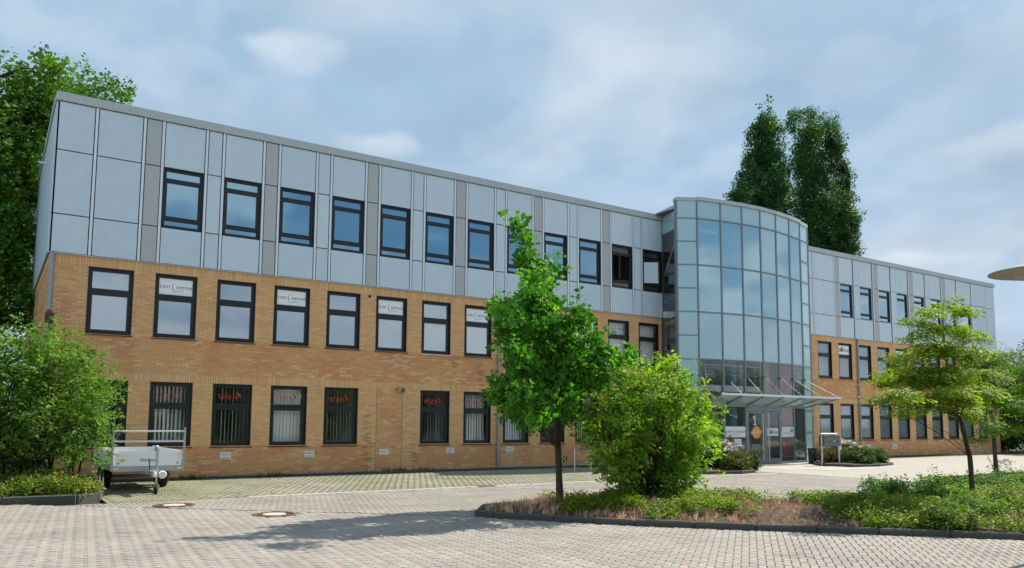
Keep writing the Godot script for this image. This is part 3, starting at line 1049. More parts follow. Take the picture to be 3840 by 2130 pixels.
func make_entrance() -> void:
	# double door between the posts 3 and 5, with a fixed light above
	var dr := holder("entrance_door", bld)
	for b in [3, 4]:
		var a := t3(b, 0)
		var e := t3(b + 1, 0)
		part("transom", slab_between(a, e, 2.42, 2.62, 0.10, 0.03), M.frame_grey, dr)
		var d := (e - a).normalized()
		var l := a.distance_to(e)
		var nrm := Vector3(-d.z, 0, d.x)
		if nrm.z < 0:
			nrm = -nrm
		var t := Transform3D(Basis(d, Vector3.UP, nrm), a)
		var mb := MB.new()
		ring(mb, 0.045, 0.02, l - 0.045, 2.40, 0.085, -0.03, 0.03)
		mb.box(Vector3(0.13, 0.105, -0.028), Vector3(l - 0.13, 0.26, 0.028))
		part("door_leaf", mb.done(), M.frame_grey, dr, t)
		part("pane", unit_box, M.glass_tower_low, dr, t * Transform3D(Basis.from_scale(Vector3(l - 0.26, 2.06, 0.012)), Vector3(l * 0.5, 1.29, 0)))
		var hb := MB.new()
		var hx := l - 0.19 if b == 3 else 0.19
		hb.tube([Vector3(hx, 0.15, 0.075), Vector3(hx, 2.3, 0.075)], [0.018, 0.018], 8)
		for y in [0.3, 1.2, 2.15]:
			hb.tube([Vector3(hx, y, 0.02), Vector3(hx, y, 0.075)], [0.01, 0.01], 6)
		part("pull_handle", hb.done(), M.bright_steel, dr, t)
		for y in [0.4, 1.4, 2.2]:
			part("hinge", unit_box, M.bright_steel, dr, t * Transform3D(Basis.from_scale(Vector3(0.03, 0.16, 0.03)), Vector3(0.06 if b == 3 else l - 0.06, y, 0.05)))
		if b == 3:
			text("lettering", "1", 0.42, 0.004, M.white, dr, t * Transform3D(Basis.IDENTITY, Vector3(l * 0.46, 1.98, 0.012)), "Droid Serif")
			var ob := MB.new()
			for i in 28:
				var a0 := -TAU * i / 28
				var a1 := -TAU * (i + 1) / 28
				ob.tri(Vector3.ZERO, Vector3(cos(a0), sin(a0), 0) * 0.285, Vector3(cos(a1), sin(a1), 0) * 0.285)
			part("round_sticker", ob.done(), M.ink_orange, dr, t * Transform3D(Basis.IDENTITY, Vector3(l * 0.54, 1.45, 0.010)))
			text("lettering", "REMA", 0.13, 0.003, M.white, dr, t * Transform3D(Basis(Vector3(0, 0, 1), 0.12) * Basis.from_scale(Vector3(1.5, 1, 1)), Vector3(l * 0.54, 1.45, 0.014)))
		else:
			part("sign_film", unit_box, M.white, dr, t * Transform3D(Basis.from_scale(Vector3(0.86, 0.36, 0.003)), Vector3(l * 0.48, 1.47, 0.010)))
			var h := holder("sign_print", dr)
			h.transform = t
			fides(h, Vector3(l * 0.5, 1.45, 0.0135), 0.15)
	# signs on the fixed lights beside the door
	for q in [[2, "con"], [5, "plain"]]:
		var a := t3(q[0], 0)
		var e := t3(q[0] + 1, 0)
		var d := (e - a).normalized()
		var l := a.distance_to(e)
		var nrm := Vector3(-d.z, 0, d.x)
		var t := Transform3D(Basis(d, Vector3.UP, nrm), a)
		var h := holder("window_sign", dr)
		h.transform = t
		bx("sign_film", Vector3(0.05, 1.23, 0.010), Vector3(l - 0.05, 1.71, 0.013), M.white, h)
		if q[1] == "con":
			con_sense(h, Vector3(l * 0.5, 1.48, 0.017), l - 0.14, 0.0)
			bx("paper_notice", Vector3(0.55, 0.82, 0.010), Vector3(0.95, 1.16, 0.012), M.white, h)
		else:
			bx("blue_mark", Vector3(l - 0.36, 1.44, 0.0135), Vector3(l - 0.14, 1.62, 0.015), M.ink_sky, h)
			bx("grey_line", Vector3(0.15, 1.40, 0.0135), Vector3(l - 0.45, 1.425, 0.015), M.ink_sky, h)
	# glass canopy on rods
	var cn := holder("canopy", bld)
	var front := []
	var back := []
	for i in range(1, 8):
		var f := float(i - 1) / 6.0
		front.append(Vector3(lerpf(25.98, 34.32, f), 3.10, 3.42))
		back.append(t3(i, 2.68, 0.04))
	for i in 6:
		var mb := MB.new()
		var up := Vector3(0, 0.012, 0)
		mb.hexa([front[i], front[i + 1], front[i + 1] + up, front[i] + up, back[i], back[i + 1], back[i + 1] + up, back[i] + up])
		part("glass_panel", mb.done(), M.glass_canopy, cn)
		part("rear_beam", slab_between(back[i], back[i + 1], 2.60, 2.70, 0.09, 0.0), M.frame_grey, cn)
	for i in 7:
		var am := MB.new()
		var dn := Vector3(0, -0.075, 0)
		var w := Vector3(0.028, 0, 0)
		var f: Vector3 = front[i] + Vector3(0, -0.004, -0.02)
		var b: Vector3 = back[i] + Vector3(0, -0.004, 0)
		am.hexa([f - w + dn * 0.7, f + w + dn * 0.7, f + w, f - w, b - w + dn, b + w + dn, b + w, b - w])
		part("canopy_arm", am.done(), M.frame_grey, cn)
		var rm := MB.new()
		var top := t3(i + 1, 4.0, 0.07)
		rm.tube([top, front[i] + Vector3(0, 0.05, -0.12)], [0.014, 0.014], 8)
		part("tie_rod", rm.done(), M.frame_grey, cn)
		var km := MB.new()
		km.lathe([Vector2(0.0, -0.06), Vector2(0.055, -0.05), Vector2(0.065, 0.0), Vector2(0.055, 0.05), Vector2(0.0, 0.06)], top, 12)
		part("rod_anchor", km.done(), M.frame_grey, cn)
	bx("front_edge", front[0] + Vector3(-0.03, -0.05, 0.0), front[6] + Vector3(0.03, 0.045, 0.05), M.strip, cn)

# ---------------------------------------------------------------- ground, paving, kerbs
const ISLAND := [Vector2(8.05, 13.15), Vector2(8.12, 13.62), Vector2(8.8, 14.62), Vector2(9.66, 15.85), Vector2(11.02, 17.38), Vector2(12.34, 18.78), Vector2(13.82, 20.34), Vector2(17.5, 24.3), Vector2(24.0, 24.0), Vector2(25.0, 18.4), Vector2(21.5, 15.9), Vector2(18.6, 15.6), Vector2(16.3, 15.9), Vector2(14.6, 14.2), Vector2(13.3, 12.5), Vector2(11.0, 11.9), Vector2(8.7, 12.3)]
const BED := [Vector2(-6, 0.7), Vector2(-6, 6.42), Vector2(0.35, 6.45), Vector2(1.75, 6.42), Vector2(2.2, 6.1), Vector2(2.35, 5.4), Vector2(2.38, 3.0), Vector2(2.30, 0.7)]
const ISLE2 := [Vector2(25.7, 12.8), Vector2(25.8, 13.3), Vector2(27.0, 14.3), Vector2(33.0, 15.0), Vector2(40.0, 14.5), Vector2(42.0, 12.6), Vector2(33.0, 12.3), Vector2(26.2, 12.3)]
const PLANT_L := [Vector2(19.9, 2.6), Vector2(20.4, 4.3), Vector2(21.9, 6.3), Vector2(23.2, 6.7), Vector2(24.2, 6.5), Vector2(24.9, 5.6), Vector2(25.2, 3.6), Vector2(24.9, 1.9)]
const PLANT_R := [Vector2(33.6, 2.6), Vector2(31.5, 3.9), Vector2(30.9, 5.0), Vector2(31.3, 5.9), Vector2(33.0, 6.1), Vector2(34.9, 5.6), Vector2(36.5, 3.6), Vector2(36.3, 2.4)]

func inside(poly: Array, p: Vector2, grow := 0.0) -> bool:
	var q := PackedVector2Array(poly)
	if Geometry2D.is_point_in_polygon(p, q):
		return true
	if grow > 0.0:
		for i in q.size():
			if Geometry2D.get_closest_point_to_segment(p, q[i], q[(i + 1) % q.size()]).distance_to(p) < grow:
				return true
	return false

func seam_side(p: Vector2) -> float:   # > 0 on the camera's side of the diagonal seam in the paving
	return (p - Vector2(2.26, 8.0)).dot(Vector2(-0.68, 0.733))

func make_ground() -> void:
	var gm := MB.new()
	gm.quad(Vector3(-400, -0.075, -400), Vector3(500, -0.075, -400), Vector3(500, -0.075, 300), Vector3(-400, -0.075, 300))
	struct("ground", gm.done(), M.grass_ground)
	var pv := struct_root("pavement")
	var sub := MB.new()
	sub.quad(Vector3(-40, -0.014, 7.1), Vector3(80, -0.014, 7.1), Vector3(80, -0.014, 60), Vector3(-40, -0.014, 60))
	part("sand_bed", sub.done(), M.joint_sand, pv)
	var sub2 := MB.new()
	sub2.quad(Vector3(2.3, -0.0135, 0.6), Vector3(80, -0.0135, 0.6), Vector3(80, -0.0135, 7.1), Vector3(2.3, -0.0135, 7.1))
	part("mossy_bed", sub2.done(), M.joint_moss, pv)
	# where the stones can no longer be told apart
	var far := MB.new()
	far.quad(Vector3(25.0, -0.004, 2.0), Vector3(78, -0.004, 0.8), Vector3(78, -0.004, 12.2), Vector3(25.0, -0.004, 12.2))
	far.quad(Vector3(24.6, -0.0042, 12.2), Vector3(80, -0.0042, 12.2), Vector3(80, -0.0042, 60), Vector3(24.6, -0.0042, 60))
	far.quad(Vector3(-60, -0.0044, 25.4), Vector3(24.6, -0.0044, 25.4), Vector3(24.6, -0.0044, 60), Vector3(-60, -0.0044, 60))
	far.quad(Vector3(-60, -0.0046, 6.6), Vector3(-3.6, -0.0046, 6.6), Vector3(-3.6, -0.0046, 25.4), Vector3(-60, -0.0046, 25.4))
	part("distant_paving", far.done(), M.far_paving, pv)

	var unit := MB.new()   # one paving stone, 1 x 1, its top edges chamfered
	var e := 0.04
	for q in [[Vector3(-0.5, -1, 0.5), Vector3(0.5, -1, 0.5)], [Vector3(0.5, -1, 0.5), Vector3(0.5, -1, -0.5)], [Vector3(0.5, -1, -0.5), Vector3(-0.5, -1, -0.5)], [Vector3(-0.5, -1, -0.5), Vector3(-0.5, -1, 0.5)]]:
		var a: Vector3 = q[0]
		var b: Vector3 = q[1]
		var u := Vector3(0, 0.7, 0)
		unit.quad(a, a + u, b + u, b)
		var a2 := Vector3(a.x * (1 - 2 * e), 0, a.z * (1 - 2 * e))
		var b2 := Vector3(b.x * (1 - 2 * e), 0, b.z * (1 - 2 * e))
		unit.quad(a + u, a2, b2, b + u)
	unit.quad(Vector3(-0.46, 0, -0.46), Vector3(0.46, 0, -0.46), Vector3(0.46, 0, 0.46), Vector3(-0.46, 0, 0.46))
	var stone := unit.done()
	var nz := FastNoiseLite.new()
	nz.seed = 31
	nz.frequency = 0.22
	var list := []
	# the yard in front: stones 20 x 10 cm in herringbone, turned with the kerb of the island
	var ax := Vector2(0.64, 0.768)
	var ay := Vector2(-0.768, 0.64)
	var org := Vector2(2.26, 8.0)
	for i in range(-60, 330):
		for j in range(-160, 170):
			# herringbone: each cell (i, j) of 10 cm; stones start where (i - j) mod 4 is 0 (lying) or 3 (standing)
			var k := posmod(i - j, 4)
			if k != 0 and k != 3:
				continue
			var lying := k == 0
			var c := Vector2(i + (1.0 if lying else 0.5), j + (0.5 if lying else 1.0)) * 0.105
			var p := org + ax * c.x + ay * c.y
			if seam_side(p) < 0.06 or p.y > 25.3 or p.x < -3.5 or p.x > 24.5 or inside(ISLAND, p, 0.10) or inside(BED, p, 0.1):
				continue
			list.append([p, ax, Vector2(0.201, 0.0965) if lying else Vector2(0.0965, 0.201), 0])
	# the strip behind the seam: stones laid square to the building
	for i in range(0, 235):
		for j in range(0, 62):
			var k := posmod(i - j, 4)
			if k != 0 and k != 3:
				continue
			var lying := k == 0
			var c := Vector2(i + (1.0 if lying else 0.5), j + (0.5 if lying else 1.0)) * 0.105
			var p := Vector2(0.5 + c.x, 7.22 + c.y)
			if seam_side(p) > -0.06 or inside(ISLAND, p, 0.10) or p.x > 24.9:
				continue
			list.append([p, Vector2(1, 0), Vector2(0.201, 0.0965) if lying else Vector2(0.0965, 0.201), 1])
	# the parking strip by the wall: larger stones with wide mossy joints
	for j in 31:
		for i in 114:
			var p := Vector2(2.5 + i * 0.205 + (0.1025 if j % 2 == 1 else 0.0), 0.78 + j * 0.205)
			if inside(BED, p, 0.15) or inside(PLANT_L, p, 0.12) or p.x > 24.95:
				continue
			list.append([p, Vector2(1, 0), Vector2(0.178, 0.178), 2])
	var pot := [Vector2(4.74, 11.02), Vector2(3.43, 8.29)]
	var xf := []
	for s in list:
		var p: Vector2 = s[0]
		var skip := false
		for q in pot:
			if p.distance_to(q) < 0.44:
				skip = true
		if skip:
			continue
		var a: Vector2 = s[1]
		var w: Vector2 = s[2]
		var bs := Basis(Vector3(a.x, 0, a.y) * w.x, Vector3(0, 0.06, 0), Vector3(-a.y, 0, a.x) * w.y)
		bs = Basis(Vector3(1, 0, 0.3).normalized(), rng.randf_range(-0.006, 0.006)) * bs
		var t := Transform3D(bs, Vector3(p.x, rng.randf_range(-0.0015, 0.0015), p.y))
		var f := nz.get_noise_2d(p.x, p.y)
		var c: Vector3
		if s[3] == 2:
			c = Vector3(0.335, 0.32, 0.25).lerp(Vector3(0.275, 0.29, 0.185), clampf(0.5 + f * 1.5, 0, 1))
		else:
			c = Vector3(0.365, 0.337, 0.308).lerp(Vector3(0.345, 0.325, 0.295), clampf(0.5 + f * 2.0, 0, 1))
			if rng.randf() < 0.12:
				c = c.lerp(Vector3(0.40, 0.31, 0.275), 0.5)
		c *= rng.randf_range(0.91, 1.06) * (1.0 + 0.24 * nz.get_noise_2d(p.x * 2.3 + 50.0, p.y * 2.3))
		# worn oil and tyre marks
		for q in [[6.2, 17.2, 0.35], [3.9, 15.6, 0.25], [9.4, 19.4, 0.3], [5.4, 13.2, 0.22], [2.0, 12.4, 0.3], [7.4, 20.8, 0.4]]:
			if p.distance_to(Vector2(q[0], q[1])) < q[2] * rng.randf_range(0.4, 1.0):
				c *= 0.82
		xf.append([t, Color(c.x, c.y, c.z), EYE.distance_to(t.origin) + (100.0 if not in_view(t.origin) else 0.0)])
	xf.sort_custom(func(a, b): return a[2] < b[2])
	var tones := []
	for k in 8:
		var c: Color = xf[k * 11][1]
		var sm: StandardMaterial3D = M.paver.duplicate()
		sm.vertex_color_use_as_albedo = false
		sm.albedo_color = c.linear_to_srgb()
		tones.append([c, sm])
	var rt := []
	var rc := []
	for i in xf.size():
		if i < 300:
			var b: Color = xf[i][1]
			var best = tones[0]
			for q in tones:
				if absf(q[0].r - b.r) + absf(q[0].g - b.g) < absf(best[0].r - b.r) + absf(best[0].g - b.g):
					best = q
			part("paving_stone", stone, best[1], pv, xf[i][0])
		else:
			rt.append(xf[i][0])
			rc.append(xf[i][1])
	copies("paving_stones", stone, M.paver, rt, rc, pv)
	# pale gutter line parallel to the building, in one metre stones
	for i in 19:
		var a := 5.3 + i * 1.02
		var gb := MB.new()
		gb.bevel_box(Vector3(a, -0.05, 7.07), Vector3(a + 1.01, 0.006, 7.19), 0.008)
		part("gutter_stone", gb.done(), M.concrete_pale, pv)
	# slabs in front of the door
	for i in 13:
		for j in 9:
			var a := Vector3(27.0 + i * 0.5, -0.04, 2.6 + j * 0.5)
			if j > 6 and (i < 2):
				continue
			if inside(PLANT_R, Vector2(a.x + 0.2, a.z + 0.2), 0.3):
				continue
			bx("entrance_slab", a + Vector3(0.004, 0, 0.004), a + Vector3(0.496, 0.042 + 0.002 * ((i * 7 + j * 3) % 3), 0.496), M.slab_a if (i * 5 + j * 3) % 4 else M.slab_b, pv)
	# kerbs
	kerb("island_kerb", ISLAND, 0.105, 0.12, true)
	kerb("bed_kerb", [BED[0] + Vector2(0, 5.7), BED[2], BED[3], BED[4], BED[5], BED[6], BED[7]], 0.16, 0.10, false)
	kerb("small_island_kerb", ISLE2, 0.13, 0.12, true)
	kerb("planter_kerb", PLANT_L, 0.11, 0.10, true)
	kerb("planter_kerb", PLANT_R, 0.11, 0.10, true)
	kerb("wall_kerb", [Vector2(2.4, 0.62), Vector2(20.5, 0.62)], 0.09, 0.07, false)
	kerb("wall_kerb", [Vector2(36.6, 0.62), Vector2(57.5, 0.62)], 0.09, 0.07, false)
	# soil
	soil_mound("island_soil", ISLAND, 0.06, 0.20)
	soil_mound("bed_soil", BED, 0.08, 0.22)
	soil_mound("small_island_soil", ISLE2, 0.06, 0.16)
	soil_mound("planter_soil", PLANT_L, 0.05, 0.12)
	soil_mound("planter_soil", PLANT_R, 0.05, 0.12)
	# gravel strip under the wall
	var gs := struct_root("gravel_strip")
	var gq := MB.new()
	gq.quad(Vector3(1.3, 0.04, 0.0), Vector3(57.4, 0.04, 0.0), Vector3(57.4, 0.04, 0.6), Vector3(1.3, 0.04, 0.6))
	part("gravel_bed", gq.done(), M.soil, gs)
	var pb := MB.new()
	pb.lathe([Vector2(0.0, -0.35), Vector2(0.42, -0.2), Vector2(0.5, 0.0), Vector2(0.4, 0.24), Vector2(0.0, 0.36)], Vector3.ZERO, 7)
	var px := []
	var pc := []
	for i in 6500:
		var x := rng.randf_range(2.4, 25.0) if i % 4 else rng.randf_range(36.8, 57.0)
		var s := rng.randf_range(0.025, 0.055)
		px.append(Transform3D(Basis.from_euler(Vector3(rng.randf() * 6, rng.randf() * 6, rng.randf() * 6)) * Basis.from_scale(Vector3(1, 0.7, 0.8) * s), Vector3(x, 0.05 + rng.randf() * 0.012, rng.randf_range(0.04, 0.58))))
		var g := rng.randf_range(0.10, 0.5)
		pc.append(Color(g, g * 0.92, g * 0.8))
	copies("gravel", pb.done(), M.pebble, px, pc, gs)

func in_view(p: Vector3) -> bool:
	var d := p - EYE
	var z := d.dot(rf)
	if z < 0.5:
		return false
	var u := PPX + FOC * d.dot(rx) / z
	var v := PPY - FOC * d.dot(ry) / z
	return u > 20 and u < 3820 and v > 20 and v < 2110

func kerb(called: String, line: Array, h: float, w: float, closed: bool) -> void:
	var root := struct_root(called)
	var n := line.size() if closed else line.size() - 1
	for i in n:
		var a: Vector2 = line[i]
		var b: Vector2 = line[(i + 1) % line.size()]
		var l := a.distance_to(b)
		var k := maxi(1, int(round(l / 1.0)))
		var d := (b - a) / l
		for j in k:
			var mb := MB.new()
			var hh := h + rng.randf_range(-0.006, 0.006)
			mb.bevel_box(Vector3(0.003, -0.1, -w * 0.5), Vector3(l / k - 0.003, hh, w * 0.5), 0.022)
			var p := a + d * (l * j / k)
			part("kerb_stone", mb.done(), M.kerb_stone, root, Transform3D(Basis(Vector3(d.x, 0, d.y), Vector3.UP, Vector3(-d.y, 0, d.x)), Vector3(p.x, 0, p.y)))

func soil_height(poly: Array, p: Vector2, edge: float, top: float) -> float:
	var q := PackedVector2Array(poly)
	var m := 9.0
	for i in q.size():
		m = minf(m, Geometry2D.get_closest_point_to_segment(p, q[i], q[(i + 1) % q.size()]).distance_to(p))
	return lerpf(edge, top, smoothstep(0.0, 1.3, m))

func soil_mound(called: String, poly: Array, edge: float, top: float) -> void:
	var q := PackedVector2Array(poly)
	var mn := q[0]
	var mx := q[0]
	for p in q:
		mn = mn.min(p)
		mx = mx.max(p)
	var pts := PackedVector2Array()
	for i in q.size():
		for j in 4:
			pts.append(q[i].lerp(q[(i + 1) % q.size()], j / 4.0))
	var s := 0.5
	var y := mn.y
	while y < mx.y:
		var x := mn.x
		while x < mx.x:
			var p := Vector2(x + rng.randf_range(-0.1, 0.1), y + rng.randf_range(-0.1, 0.1))
			if Geometry2D.is_point_in_polygon(p, q):
				pts.append(p)
			x += s
		y += s
	var tris := Geometry2D.triangulate_delaunay(pts)
	var mb := MB.new()
	for i in tris.size() / 3:
		var a := pts[tris[i * 3]]
		var b := pts[tris[i * 3 + 1]]
		var c := pts[tris[i * 3 + 2]]
		if not Geometry2D.is_point_in_polygon((a + b + c) / 3.0, q):
			continue
		var f := func(p: Vector2): return Vector3(p.x, soil_height(poly, p, edge, top), p.y)
		if (b - a).cross(c - a) > 0:
			mb.tri(f.call(a), f.call(b), f.call(c))
		else:
			mb.tri(f.call(a), f.call(c), f.call(b))
	struct(called, mb.done(), M.soil)

# ---------------------------------------------------------------- plants
var sprays := {}

func leaf(mb: MB, t: Transform3D, wide: float) -> void:
	var b := t * Vector3.ZERO
	var l := t * Vector3(-wide, 0.05, 0.42)
	var r := t * Vector3(wide, 0.05, 0.42)
	var m := t * Vector3(0, -0.03, 0.5)
	var e := t * Vector3(0, -0.10, 1.0)
	mb.tri(b, l, m)
	mb.tri(b, m, r)
	mb.tri(l, e, m)
	mb.tri(m, e, r)

func spray(called: String, count: int, wide: float, spread: float, seed_: int, flat := 0.0) -> ArrayMesh:   # a twig tip with leaves of unit length
	if sprays.has(called):
		return sprays[called]
	var r := RandomNumberGenerator.new()
	r.seed = seed_
	var mb := MB.new()
	for i in count:
		var a := TAU * (i * 0.382) + r.randf_range(-0.4, 0.4)
		var up := r.randf_range(-0.5, 0.7) * (1.0 - flat)
		var dir := Vector3(cos(a), up, sin(a)).normalized()
		var nrm := (Vector3.UP + Vector3(r.randf_range(-1, 1), r.randf_range(-0.3, 0.5), r.randf_range(-1, 1)) * 0.75 * (1.0 - flat * 0.6)).normalized()
		var x := nrm.cross(dir).normalized()
		nrm = dir.cross(x).normalized()
		var s := r.randf_range(0.7, 1.15)
		mb.col = Color(1, 1, 1) * r.randf_range(0.8, 1.15)
		leaf(mb, Transform3D(Basis(x * s, nrm * s, dir * s), dir * r.randf_range(0.05, 0.5) * spread + Vector3(r.randf_range(-1, 1), r.randf_range(-1, 1) * (1.0 - flat * 0.7), r.randf_range(-1, 1)) * spread * 0.6), wide)
	sprays[called] = mb.done()
	return sprays[called]

func tuft(called: String, blades: int, lean: float, seed_: int, wide := 0.03) -> ArrayMesh:   # upright blades of unit height
	if sprays.has(called):
		return sprays[called]
	var r := RandomNumberGenerator.new()
	r.seed = seed_
	var mb := MB.new()
	for i in blades:
		var a := r.randf() * TAU
		var d := Vector3(cos(a), 0, sin(a))
		var s := Vector3(-d.z, 0, d.x) * wide
		var h := r.randf_range(0.5, 1.1)
		var l := r.randf_range(0.1, 1.0) * lean
		var o := d * r.randf_range(0, 0.25)
		var p1 := o + Vector3(0, h * 0.6, 0) + d * l * 0.35
		var p2 := o + Vector3(0, h, 0) + d * l
		mb.col = Color(1, 1, 1) * r.randf_range(0.65, 1.2)
		mb.quad(o - s, p1 - s * 0.8, p1 + s * 0.8, o + s)
		mb.tri(p1 - s * 0.8, p2, p1 + s * 0.8)
	sprays[called] = mb.done()
	return sprays[called]

func pick(pal: Array) -> Color:
	var c: Color = pal[rng.randi() % pal.size()]
	return c * rng.randf_range(0.62, 1.35)

func turn_to(out: Vector3, tilt: float, s: float) -> Basis:
	var n := (Vector3.UP * 1.0 + out * 0.45 + Vector3(rng.randf_range(-1, 1), rng.randf_range(-1, 1), rng.randf_range(-1, 1)) * tilt).normalized()
	var x := n.cross(Vector3(rng.randf_range(-1, 1), 0.1, rng.randf_range(-1, 1))).normalized()
	return Basis(x, n, x.cross(n)) * Basis.from_scale(Vector3.ONE * s * rng.randf_range(0.6, 1.4))

# lobes: [centre, radius, height/width]; clusters of sprays are spread through them, more towards the outside
func clusters_in(lobes: Array, count: int, shell := 0.45) -> Array:
	var total := 0.0
	for l in lobes:
		total += pow(l[1], 2.3)
	var out := []
	for l in lobes:
		var k := maxi(2, int(round(count * pow(l[1], 2.3) / total)))
		for i in k:
			var d: Vector3 = Vector3(rng.randfn(), rng.randfn(), rng.randfn()).normalized() * l[1] * pow(rng.randf(), shell)
			d.y *= l[2]
			out.append([l[0] + d, d.normalized(), l[0]])
	return out

func crown(root: Node3D, called: String, cl: Array, per: int, cr: float, mesh: Mesh, size: float, pal: Array, m: Material, tilt := 0.6, flat := 1.0) -> void:
	var xf := []
	var cs := []
	for c in cl:
		var base := pick(pal)
		for i in per:
			var o := Vector3(rng.randfn(), rng.randfn() * flat, rng.randfn()) * cr * 0.55
			xf.append(Transform3D(turn_to(c[1], tilt, size), c[0] + o - root.position))
			cs.append(base.lerp(pick(pal), 0.5))
	copies(called, mesh, m, xf, cs, root)

func limbs(root: Node3D, trunk: Array, cl: Array, every: int, r0: float, m: Material, called := "branches", up_bias := 0.5) -> void:
	var mb := MB.new()
	for i in range(0, cl.size(), every):
		var e: Vector3 = cl[i][0]
		# leave the trunk below the cluster
		var best: Vector3 = trunk[0]
		for p in trunk:
			if p.y < e.y - 0.25 * Vector2(p.x - e.x, p.z - e.z).length() * up_bias * 2.0 and p.y > best.y:
				best = p
		var mid := best.lerp(e, 0.5) + Vector3(rng.randf_range(-1, 1), rng.randf_range(-0.2, 1.0), rng.randf_range(-1, 1)) * 0.08 * best.distance_to(e)
		mb.tube([best - root.position, best.lerp(mid, 0.55) - root.position + Vector3(0, 0.02, 0), mid - root.position, e - root.position], [r0, r0 * 0.8, r0 * 0.6, r0 * 0.2], 5, false)
	if mb.v.size():
		part(called, mb.done(), m, root).set_meta("kind", "stuff")

func trunk_part(root: Node3D, path: Array, radii: Array, m: Material, called := "trunk", sides := 12) -> void:
	var mb := MB.new()
	var fine := []
	var fr := []
	for i in path.size() - 1:
		for j in 4:
			var f := j / 4.0
			fine.append(path[i].lerp(path[i + 1], f) - root.position + Vector3(sin(i * 3.0 + j), 0, cos(i * 2.0 + j * 1.7)) * radii[i] * 0.10)
			fr.append(lerpf(radii[i], radii[i + 1], f) * (1.0 + 0.05 * sin(j * 2.3 + i)))
	fine.append(path[-1] - root.position)
	fr.append(radii[-1])
	mb.tube(fine, fr, sides)
	part(called, mb.done(), m, root)

func c3(r, g, b) -> Color:
	return Color(r, g, b)

func lobes_px(list: Array, z: float, deep: float) -> Array:   # [u, v, radius in view pixels, (height/width)] -> lobes round the plane z
	var out := []
	for q in list:
		var zz := z + rng.randf_range(-deep, deep)
		var c := pix(q[0], q[1], zz)
		var r: float = q[2] * (3840.0 / 2576.0) * (c - EYE).dot(rf) / FOC
		out.append([c, r, q[3] if q.size() > 3 else 1.0])
	return out

